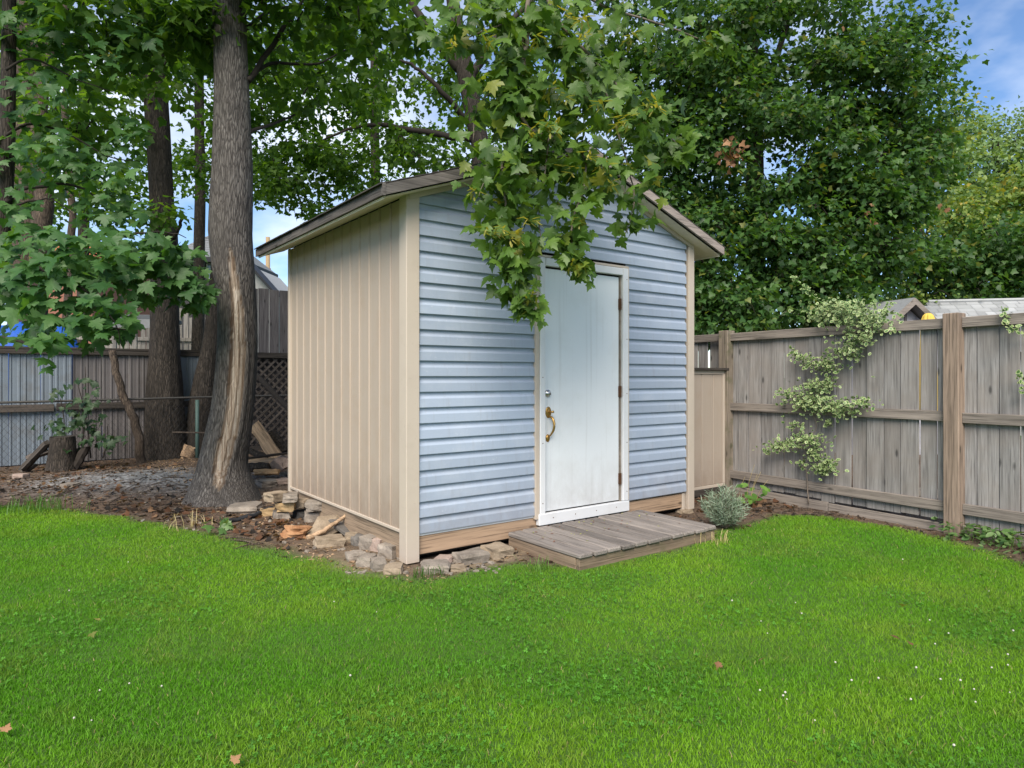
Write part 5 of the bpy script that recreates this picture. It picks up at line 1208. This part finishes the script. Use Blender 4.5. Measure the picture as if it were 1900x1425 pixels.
leaf_mass('leaves', MAPLE, q, np.c_[rng.normal(size=(n, 2)), -.3 * np.ones(n)], np.c_[rng.normal(size=n) * .4, -.6 * np.ones(n), .7 * np.ones(n)], .075 * rng.uniform(.7, 1.2, n), M['ivy'], sd2, p)
limbs_mesh('stem', [([p, p + np.array([.02, 0, .05]), p + np.array([.03, -.01, .09])], .004, .002)], M['weed'], sd2, p)

# ------------------------------------------------------------------ lavender, weeds, ground cover, climber
lb0 = GG(1350, 984); lav = tag(empty('lavender_bush', lb0 + np.array([.0, .06, 0])), 'grey green lavender bush at the right end of the deck', 'bush')
pos = []; tip = []; st_paths = []
for i in range(150):
    a = random.uniform(0, 6.28); e = random.uniform(.6, 1.55); L_ = random.uniform(.2, .36) * (.72 + .28 * math.sin(e)); dv = np.array([math.cos(a) * math.cos(e), math.sin(a) * math.cos(e), math.sin(e)])
    endp = dv * L_ + np.array([0, 0, .03]); st_paths.append(([np.zeros(3), endp * .55 + np.array([0, 0, -.02]), endp], .0035, .0015))
    for j in range(26):
        f = .35 + .65 * j / 25; pp = endp * f + np.array([0, 0, -.02 * math.sin(f * 3.14)]); b_ = j * 2.4; s1 = np.cross(dv, [0, 0, 1.0]); s1 /= np.linalg.norm(s1) + 1e-6; s2 = np.cross(s1, dv)
        pos.append(pp); tip.append(dv * .8 + (s1 * math.cos(b_) + s2 * math.sin(b_)) * .75)
pos = np.array(pos); tip = np.array(tip); n = len(pos)
NEED = (np.array([(-.06, 0, 0), (.06, 0, 0), (.05, .6, .02), (0, 1, 0), (-.05, .6, .02)]), np.array([(0, 1, 2), (0, 2, 4), (4, 2, 3)]))
tag(leaf_mass('leaves', [NEED], pos, tip, rng.normal(size=(n, 3)), .05 * rng.uniform(.6, 1.2, n), M['lavender'], lav), kind='stuff')
tag(limbs_mesh('stems', st_paths[::2], M['twig'], lav, (0, 0, 0), 3), kind='stuff')
wb = GG(1395, 938); wd_ = tag(empty('broadleaf_weed', wb), 'broad leaved weed with dry stalks at the fence post foot', 'plant')
n = 16; q = np.array([P(x, y, wb[1] + random.uniform(-.1, .1)) for x, y in [(1378, 900), (1385, 912), (1380, 920), (1400, 905), (1398, 915), (1418, 908), (1420, 916), (1392, 925), (1405, 925), (1375, 930), (1410, 900), (1388, 898), (1425, 905), (1370, 922), (1400, 930), (1415, 925)]])
leaf_mass('leaves', [OVAL], q, np.c_[rng.normal(size=n), -.6 * np.ones(n), -.3 * np.ones(n)], np.c_[rng.normal(size=n) * .3, -.4 * np.ones(n), .8 * np.ones(n)], .1 * rng.uniform(.7, 1.2, n), M['weed'], wd_, wb)
for (x0, y0, x1, y1) in [(1385, 940, 1400, 862), (1390, 940, 1412, 875), (1395, 938, 1405, 880), (1372, 935, 1382, 885), (1402, 935, 1425, 890)]:
    limbs_mesh('dry_stalk', [([P(x0, y0, wb[1]), P((x0 + x1) / 2 - 4, (y0 + y1) / 2, wb[1]), P(x1, y1, wb[1])], .003, .0015)], M['straw'], wd_, wb, 4)
def cover(label, spots, base):
    b = GG(*base); t = tag(empty('ground_cover_plant', b), label, 'plant'); Q = []
    for (x, y, rx, ry, n) in spots:
        for _ in range(n):
            g = GG(x + rng.normal() * rx * .5, y + rng.normal() * ry * .5); Q.append(g + np.array([0, 0, rng.uniform(.02, .13)]))
    Q = np.array(Q); n = len(Q)
    tag(leaf_mass('leaves', [OVAL], Q, np.c_[rng.normal(size=(n, 2)), rng.normal(size=n) * .3 - .2], np.c_[rng.normal(size=n) * .4, -.3 + rng.normal(size=n) * .3, np.ones(n)], .055 * rng.uniform(.6, 1.4, n), M['ivy'], t, b), kind='stuff')
    tag(limbs_mesh('stems', [([np.array([q[0], q[1], 0]), q * .5 + np.array([q[0], q[1], 0]) * .5 + np.array([.01, 0, 0]), q] , .002, .0015) for q in Q[::3]], M['weed'], t, b, 3), kind='stuff')
cover('leafy ground cover along the fence foot at the right edge', [(1870, 1010, 50, 16, 170), (1900, 995, 40, 20, 110), (1830, 1000, 30, 12, 70), (1950, 1040, 60, 20, 120)], (1870, 1020))
cover('sparse weeds at the foot of the near fence post', [(1800, 998, 22, 10, 40), (1760, 1000, 16, 8, 24), (1740, 985, 20, 6, 14)], (1790, 1004))
# variegated climber on the fence
def fence_depth(px, off=.0):
    k = (px - CX) / FPX; a = FA + fn * off; return a[1] + fd[1] * ((k * a[1] - a[0]) / (fd[0] - fd[1] * k))
if fn[1] > 0: fn = -fn
vb = G(1500, 935); eu = tag(empty('variegated_climber', np.array([*(P(1500, 698, fence_depth(1500, .1))[:2]), 0])), 'cream edged green climber straggling up the wooden fence', 'climber')
eo = np.array(eu.location)
ring = [(.0, 0), (.25, .12), (.36, .35), (.33, .65), (.17, .9), (0, 1), (-.17, .9), (-.33, .65), (-.36, .35), (-.25, .12)]
inner = [(x * .62, .45 + (y - .5) * .66) for x, y in ring]
ET = (np.array([(x, y, .12 * abs(x) - .12 * y * y) for x, y in ring] + [(x, y, .1 * abs(x) - .12 * y * y) for x, y in inner]), np.array([(i, (i + 1) % 10, 10 + (i + 1) % 10) for i in range(10)] + [(i, 10 + (i + 1) % 10, 10 + i) for i in range(10)] + [(10, 10 + i, 10 + i + 1) for i in range(1, 9)]))
Q = []; out_ = []
CL = [(1590, 585, 62, 26, .22, 200), (1620, 600, 45, 22, .22, 120), (1555, 570, 40, 18, .2, 80), (1530, 585, 34, 20, .2, 70), (1590, 625, 36, 20, .12, 70), (1572, 652, 34, 16, .1, 60), (1530, 676, 34, 15, .1, 70), (1492, 665, 22, 10, .1, 26), (1470, 648, 8, 10, .1, 8), (1515, 716, 38, 14, .1, 70), (1540, 710, 16, 12, .08, 14), (1500, 745, 46, 20, .12, 130), (1460, 728, 20, 6, .1, 14), (1548, 758, 44, 16, .12, 100), (1595, 746, 32, 8, .1, 34), (1478, 790, 22, 8, .08, 18), (1536, 785, 14, 7, .06, 10), (1495, 818, 40, 16, .1, 90), (1450, 826, 30, 9, .1, 40), (1425, 838, 12, 5, .08, 10), (1512, 845, 16, 14, .08, 30), (1525, 868, 26, 14, .1, 64), (1486, 858, 10, 7, .06, 10), (1540, 858, 14, 10, .08, 20)]
for (x, y, rx, ry, dpt, n) in CL:
    for _ in range(int(n * 2.3)):
        a, b_ = rng.normal() * .5, rng.normal() * .5; px = x + a * rx; py = y + b_ * ry
        above = py < 612
        Q.append(P(px, py, fence_depth(px, rng.uniform(.06, .06 + dpt) if not above else rng.uniform(-.12, .2))))
for (x0, y0, x1, y1, m_) in [(1530, 580, 1466, 508, 26), (1540, 575, 1490, 530, 20), (1530, 590, 1462, 570, 14), (1600, 575, 1590, 545, 8), (1640, 580, 1655, 555, 14), (1620, 700, 1618, 700, 1)]:
    for i in range(m_):
        f = i / m_; px = x0 + (x1 - x0) * f + rng.normal() * 3; py = y0 + (y1 - y0) * f + rng.normal() * 3; Q.append(P(px, py, fence_depth(px, .06)))
Q = np.array(Q); n = len(Q)
eu_tip = np.c_[rng.normal(size=n) * .7, -.3 + rng.normal(size=n) * .5, rng.normal(size=n) * .6 - .05]; eu_n = fn * .6 + np.array([0, -.2, .65]) + rng.normal(size=(n, 3)) * .4
V, F = scatter(ET, Q - eo, eu_tip, eu_n, .037 * rng.uniform(.6, 1.25, n))
ed_ = np.tile(np.r_[np.ones(10), np.zeros(10)], n) * .55
objm('leaves', mesh_np('leaves', V, F, False, {'edge': ed_, 'rnd': np.repeat(rng.uniform(0, 1, n), 20)}), M['euonymus'], eu)['kind'] = 'stuff'
def fp(x, y, o=.06): return P(x, y, fence_depth(x, o))
for i, pts in enumerate([[(1500, 935), (1497, 880), (1490, 855), (1500, 820), (1515, 790), (1505, 750), (1540, 715), (1560, 670), (1585, 630), (1590, 590)], [(1500, 820), (1460, 825), (1425, 840)], [(1515, 860), (1530, 868)], [(1505, 750), (1550, 758), (1620, 745)], [(1500, 745), (1460, 728), (1440, 722)], [(1545, 675), (1490, 665), (1470, 645)], [(1560, 590), (1510, 550), (1466, 508)], [(1555, 585), (1515, 555), (1490, 530)], [(1550, 592), (1500, 580), (1462, 570)]]):
    limbs_mesh('stem', [([fp(*q) for q in pts], .007 if i == 0 else .0035, .002)], M['weed'] if i > 5 else M['twig'], eu, eo, 5)
# short runner over the fence at the right edge
rb = np.array([*P(1865, 698, fence_depth(1865, .08))[:2], 0]); ru = tag(empty('variegated_climber', rb), 'few climber sprigs over the fence top at the right edge', 'climber')
Q = np.array([P(x + rng.normal() * 5, y + rng.normal() * 6, fence_depth(x, random.uniform(.06, .1))) for x, y, m_ in [(1862, 580, 12), (1864, 592, 8), (1880, 610, 10), (1895, 615, 8), (1893, 700, 14), (1900, 720, 12)] for _ in range(m_)]); n = len(Q)
V, F = scatter(ET, Q - rb, np.c_[rng.normal(size=n), -.3 * np.ones(n), rng.normal(size=n) * .6], np.array([0, -.6, .5]) + rng.normal(size=(n, 3)) * .4, .04 * rng.uniform(.6, 1.2, n))
objm('leaves', mesh_np('leaves', V, F, False, {'edge': np.tile(np.r_[np.ones(10), np.zeros(10)], n) * .55, 'rnd': np.repeat(rng.uniform(0, 1, n), 20)}), M['euonymus'], ru)['kind'] = 'stuff'
limbs_mesh('stem', [([fp(1858, 568), fp(1865, 595), fp(1882, 612), fp(1905, 622)], .003, .002)], M['weed'], ru, rb, 4)
# fallen maple leaves on the lawn
for (x, y, m_, lab) in [(1463, 1409, 'leaf_brown', 'orange curled leaf on the lawn near the bottom right'), (432, 1414, 'leaf_brown', 'dark brown leaf on the lawn at the bottom left of centre'), (1663, 1183, 'leaf_brown', 'upright brown leaf on the right part of the lawn'), (1690, 1196, 'leaf_brown', 'flat tan leaf right beside the upright brown one'), (1415, 1222, 'leaf_brown', 'brown leaf on the lawn below the deck right end'), (1335, 1229, 'leaf_brown', 'small tan leaf left of the brown leaf below the deck'), (170, 1175, 'seed', 'yellow leaf on the lawn at left, nearest the viewer'), (120, 1051, 'seed', 'yellow leaf on the lawn at far left near the soil'), (184, 1151, 'seed', 'small yellow leaf just above the nearer yellow one'), (8, 1357, 'leaf_brown', 'orange leaf on the lawn at the lower left edge'), (1678, 1122, 'seed', 'yellow leaf on the lawn in front of the fence post')]:
    p = G(x, y, .035); o = objm('fallen_leaf', LEAFSETS['maple_leaf_near'][int(x) % 4].copy(), None, None, p, (R(random.uniform(-40, 40)), R(random.uniform(-40, 40)), random.uniform(0, 6.28)))
    o.data.materials.clear(); o.data.materials.append(M[m_]); s = .036; o.scale = (s, s, s); tag(o, lab, 'leaf', 'fallen leaves on the lawn')

# ------------------------------------------------------------------ beyond the fences
def prism(V, F, name, mat, parent): return objm(name, mesh(name, V, F), mat, parent)
# grey hip roofed house, left
HDp = 22.0; hb0 = P(380, 700, HDp); hb0[2] = 0; hs = tag(empty('neighbour_house', hb0), 'dark house with grey hip roof seen between the maple trunks', 'house')
def hx(px, d=HDp): return (px - 380) / FPX * d
def hz(py, d=HDp): return P(0, py, d)[2]
ez, pz = hz(478), hz(422)
objm('wall', mesh('wall', boxv(hx(322), hx(432), .3, 3.2, 0, ez - .1), BOXF), M['house_wall'], hs)
rv = [(hx(305), -.1, ez), (hx(442), -.1, ez), (hx(442), 3.6, ez), (hx(305), 3.6, ez), (hx(357), 1.3, pz), (hx(385), 2.0, pz)]
objm('roof', mesh('roof', rv, [(0, 1, 5, 4), (1, 2, 5), (2, 3, 4, 5), (3, 0, 4), (3, 2, 1, 0)]), M['roof_grey'], hs)
for i in range(9):
    f = i / 9; z_ = ez + (pz - ez) * f
    x0 = rv[0][0] + (rv[4][0] - rv[0][0]) * f; x1 = rv[1][0] + (rv[5][0] - rv[1][0]) * f; y_ = -.1 + 1.4 * f; y2 = -.1 + 2.1 * f
    objm('shingle_course', mesh('sc', [(x0, y_ - .02, z_), (x1, y2 - .02, z_), (x1 - .05, y2 + .2, z_ + .12), (x0 + .05, y_ + .15, z_ + .12), (x0, y_ - .02, z_ + .03), (x1, y2 - .02, z_ + .03)], [(0, 1, 5, 4), (4, 5, 2, 3)]), M['roof_grey'], hs)
objm('eave', mesh('eave', boxv(hx(303), hx(444), -.16, 3.66, ez - .16, ez - .004), BOXF), M['house_trim'], hs)
w_ = objm('window', mesh('frame', boxv(hx(377), hx(402), .24, .298, hz(515), hz(487)), BOXF), M['white'], hs)
for i in range(3): objm('pane', mesh('pane', boxv(hx(379), hx(400), .228, .238, hz(513 - i * 9), hz(506 - i * 9)), BOXF), M['glass'], w_)
V = [(hx(455), .0, hz(480)), (hx(511), .0, hz(543)), (hx(511), .0, hz(549)), (hx(455), .0, hz(488))]
objm('wing_roof', mesh('wing', V + [(x, .7, z) for x, y, z in V], [(0, 1, 2, 3), (7, 6, 5, 4), (0, 4, 5, 1), (1, 5, 6, 2), (2, 6, 7, 3), (3, 7, 4, 0)]), M['house_trim'], hs)
V = [(hx(380), .3, 0), (hx(506), .3, 0), (hx(506), .3, hz(546)), (hx(455), .3, hz(489)), (hx(380), .3, hz(489))]
objm('wing_wall', mesh('wingw', V + [(x, 3.3, z) for x, y, z in V], [(0, 1, 2, 3, 4), (9, 8, 7, 6, 5), (1, 6, 7, 2), (2, 7, 8, 3)]), M['pale_wall'], hs)
# orange tiled house, far left
b = P(125, 700, 27); b[2] = 0; th_ = tag(empty('brick_house', b), 'far brick house with orange tiled roof behind the leaves', 'house')
ez2 = P(0, 475, 27)[2]; objm('wall', mesh('w', boxv(-1.6, 1.0, 0, 5, 0, ez2), BOXF), M['brick'], th_)
objm('roof', mesh('r', [(-1.8, -.3, ez2 - .05), (1.2, -.3, ez2 - .05), (1.0, 1.6, ez2 + .75), (-1.6, 1.6, ez2 + .75), (-1.8, 5, ez2), (1.2, 5, ez2)], [(0, 1, 2, 3), (3, 2, 5, 4), (0, 3, 4), (1, 5, 2), (0, 4, 5, 1)]), M['tile'], th_)
for i in range(14): objm('tile_row', mesh('t', *tube_vf([(-1.7 + i * .21, -.32, ez2 - .02), (-1.55 + i * .19, 1.6, ez2 + .78)], .06, 6), True), M['tile'], th_)
w_ = objm('window', mesh('f', boxv(.05, .65, -.05, -.005, ez2 - 1.3, ez2 - .25), BOXF), M['white'], th_); objm('pane', mesh('p', boxv(.12, .58, -.06, -.052, ez2 - 1.22, ez2 - .33), BOXF), M['glass'], w_)
# blue tarp over a heap behind the metal fence
tp = back_pt(-.9, 1.6); tpo = empty('tarpaulin', tp, AZ); nx_, ny_ = 36, 20; V = []
for j in range(ny_):
    for i in range(nx_):
        x = -2.6 + 5.0 * i / (nx_ - 1); y = -.6 + 1.6 * j / (ny_ - 1); e = min(1, min(i, nx_ - 1 - i) / 4) * min(1, min(j, ny_ - 1 - j) / 4)
        z = e * (2.25 + .45 * mnoise.noise((x * .6, y, 1)) + .12 * mnoise.noise((x * 3, y * 4, 2))) + .03 * mnoise.noise((x * 8, y * 8, 0)); V.append((x, y, max(z, 0)))
F = [(j * nx_ + i, j * nx_ + i + 1, (j + 1) * nx_ + i + 1, (j + 1) * nx_ + i) for j in range(ny_ - 1) for i in range(nx_ - 1)]
bpy.data.objects.remove(tpo); o = objm('tarpaulin', mesh('tarp', V, F, True), M['tarp'], None, tp, (0, 0, AZ)); tag(o, 'crumpled blue tarpaulin heap showing through leaves above the metal fence', 'tarp')
# pale old picket fence beyond
pf = empty('picket_fence', P(300, 700, 17) * np.array([1, 1, 0]), R(20)); tag(pf, 'pale weathered picket fence beyond the metal fence between trunks', 'fence')
for i in range(34):
    x = -1.9 + i * .12; lean = .12 if i < 12 else -.06; hgt_ = 2.9 - .02 * abs(i - 22) + (.25 if 14 < i < 21 else 0) - (.35 if i < 12 else 0)
    objm('picket', bevel_box(0, .105, 0, .02, 0, hgt_ + random.uniform(-.03, .03), .002), M['palewood_z'], pf, (x, random.uniform(0, .01), 0), (0, random.uniform(-.01, .01), 0))
objm('rail', bevel_box(-1.9, 2.2, -.05, -.005, 2.25, 2.34, .003), M['palewood_z'], pf); objm('rail', bevel_box(-1.9, 2.2, -.05, -.005, .4, .5, .003), M['palewood_z'], pf)
ls = empty('garden_canopy', P(262, 700, 15.2) * np.array([1, 1, 0]), R(12)); tag(ls, 'grey flat topped shelter roof left of the dark maple trunk', 'shelter')
objm('roof', bevel_box(-.6, .55, -.4, 1.2, 2.62, 2.72, .01), M['roof_grey'], ls); objm('fascia', bevel_box(-.58, .53, -.43, -.402, 2.42, 2.62, .005), M['pale_wall'], ls)
for x in (-.5, .42):
    for y in (-.3, 1.05): objm('post', bevel_box(x, x + .08, y, y + .08, 0, 2.62, .004), M['palewood_z'], ls)
# utility pole
up_ = empty('utility_pole', P(497, 700, 40) * np.array([1, 1, 0])); tag(up_, 'thin yellowish pole rising behind the lattice fence under the eave', 'pole')
objm('shaft', mesh('shaft', *tube_vf([(0, 0, -.1), (0, 0, P(0, 440, 40)[2])], [.16, .12], 10), True), M['polewood'], up_); objm('band', mesh('band', *tube_vf([(0, 0, P(0, 515, 40)[2]), (0, 0, P(0, 498, 40)[2])], [.17, .17], 10), True), M['brick'], up_)
# neighbour garage, right
gd = 15.0; gb = P(1882, 700, gd) * np.array([1, 1, 0]); ga = empty('neighbour_garage', gb, R(-12)); tag(ga, 'garage with pale grey shingle hip roof beyond the wooden fence', 'garage')
rz_ = P(0, 559, gd + 1.9)[2]; ez3 = 1.95
objm('wall', mesh('w', boxv(-1.7, 3.3, .3, 5.2, 0, ez3), BOXF), M['pale_wall'], ga)
objm('roof', mesh('r', [(-2.05, 0, ez3 - .05), (3.6, 0, ez3 - .05), (3.6, 5.5, ez3 - .05), (-2.05, 5.5, ez3 - .05), (-1.05, 1.9, rz_ - .02), (2.6, 1.9, rz_ - .02)], [(0, 1, 5, 4), (1, 2, 5), (2, 3, 4, 5), (3, 0, 4), (3, 2, 1, 0)]), M['roof_grey'], ga)
for i in range(13):
    f0 = i / 13; f1 = (i + 1) / 13; x = -2.05 + 1.0 * f0; xe_ = 3.6 - f0
    while x < xe_ - .05:
        w_ = random.uniform(.18, .36); x1 = min(x + w_, xe_)
        ya, yb = 1.9 * f0, 1.9 * f1; za, zb2 = ez3 - .05 + (rz_ - ez3 + .03) * f0, ez3 - .05 + (rz_ - ez3 + .03) * f1
        if i > 5: objm('shingle', mesh('s', [(x + .004, ya, za + .03), (x1 - .004, ya, za + .03), (x1 - .004, yb, zb2 + .012), (x + .004, yb, zb2 + .012), (x + .004, ya, za + .005), (x1 - .004, ya, za + .005)], [(0, 1, 2, 3), (4, 5, 1, 0)]), M['roof_pale'], ga)
        x = x1
objm('ridge_cap', mesh('rc', *tube_vf([(-1.05, 1.9, rz_ + .01), (2.6, 1.9, rz_ + .01)], .05, 6)), M['roof_pale'], ga)
# small gabled shed
sd0 = 11.5; sb2 = P(1677, 700, sd0) * np.array([1, 1, 0]); ss = empty('small_shed', sb2, R(14)); tag(ss, 'small shed with grey chipboard gable peeking over the wooden fence', 'shed')
pk = P(0, 560, sd0)[2]; hw2 = .85; sl2 = .78
objm('wall', mesh('w', [(-hw2, 0, 0), (hw2, 0, 0), (hw2, 0, pk - hw2 * sl2), (0, 0, pk - .05), (-hw2, 0, pk - hw2 * sl2), (-hw2, 2, 0), (hw2, 2, 0), (hw2, 2, pk - hw2 * sl2), (0, 2, pk - .05), (-hw2, 2, pk - hw2 * sl2)], [(0, 1, 2, 3, 4), (9, 8, 7, 6, 5), (1, 6, 7, 2), (5, 0, 4, 9)]), M['chip'], ss)
for sgn in (-1, 1):
    V = [(sgn * x, y, pk - x * sl2 + dz) for y in (-.22, 2.1) for dz in (.0, .05) for x in (0, hw2 + .2)]
    objm('roof', mesh('r', V, [(0, 1, 3, 2), (4, 6, 7, 5), (0, 4, 5, 1), (2, 3, 7, 6), (1, 5, 7, 3), (0, 2, 6, 4)]), M['roof_grey'], ss)
    V = [(sgn * x, y, pk - x * sl2 + dz) for y in (-.25, -.225) for dz in (-.07, .04) for x in (0, hw2 + .2)]
    objm('rake_board', mesh('rb', V, [(0, 1, 3, 2), (4, 6, 7, 5), (0, 4, 5, 1), (2, 3, 7, 6), (1, 5, 7, 3), (0, 2, 6, 4)]), M['rail'], ss)
objm('batten', bevel_box(.0, .05, -.02, -.002, 0, pk - .1, .003), M['darkwood_z'], ss)
# closed yellow parasol
yp = P(1722, 700, 7.6) * np.array([1, 1, 0]); ys = empty('closed_parasol', yp); tag(ys, 'top of a closed yellow parasol just above the fence rail', 'parasol')
zt = P(0, 581, 7.6)[2]; V = []; nn = 24
prof2 = [(.008, .0), (.03, -.006), (.05, -.03), (.062, -.07), (.068, -.14), (.075, -.4), (.09, -.9), (.1, -1.2)]
for r_, dz in prof2:
    for k in range(nn): rr = r_ * (1 + .09 * (1 if k % 3 else -1)); V.append((rr * math.cos(k * 2 * math.pi / nn), rr * math.sin(k * 2 * math.pi / nn), zt + dz))
objm('canopy', mesh('c', V, [(i * nn + k, i * nn + (k + 1) % nn, (i + 1) * nn + (k + 1) % nn, (i + 1) * nn + k) for i in range(len(prof2) - 1) for k in range(nn)] + [tuple(range(nn))[::-1]]), M['yellow'], ys)
objm('pole', mesh('p', *tube_vf([(0, 0, 0), (0, 0, zt - .02)], .02, 10), True), M['yellow'], ys)
objm('foot', mesh('f', *tube_vf([(0, 0, 0), (0, 0, .06), (0, 0, .09)], [.25, .24, .05], 20), True), M['stone_grey'], ys)
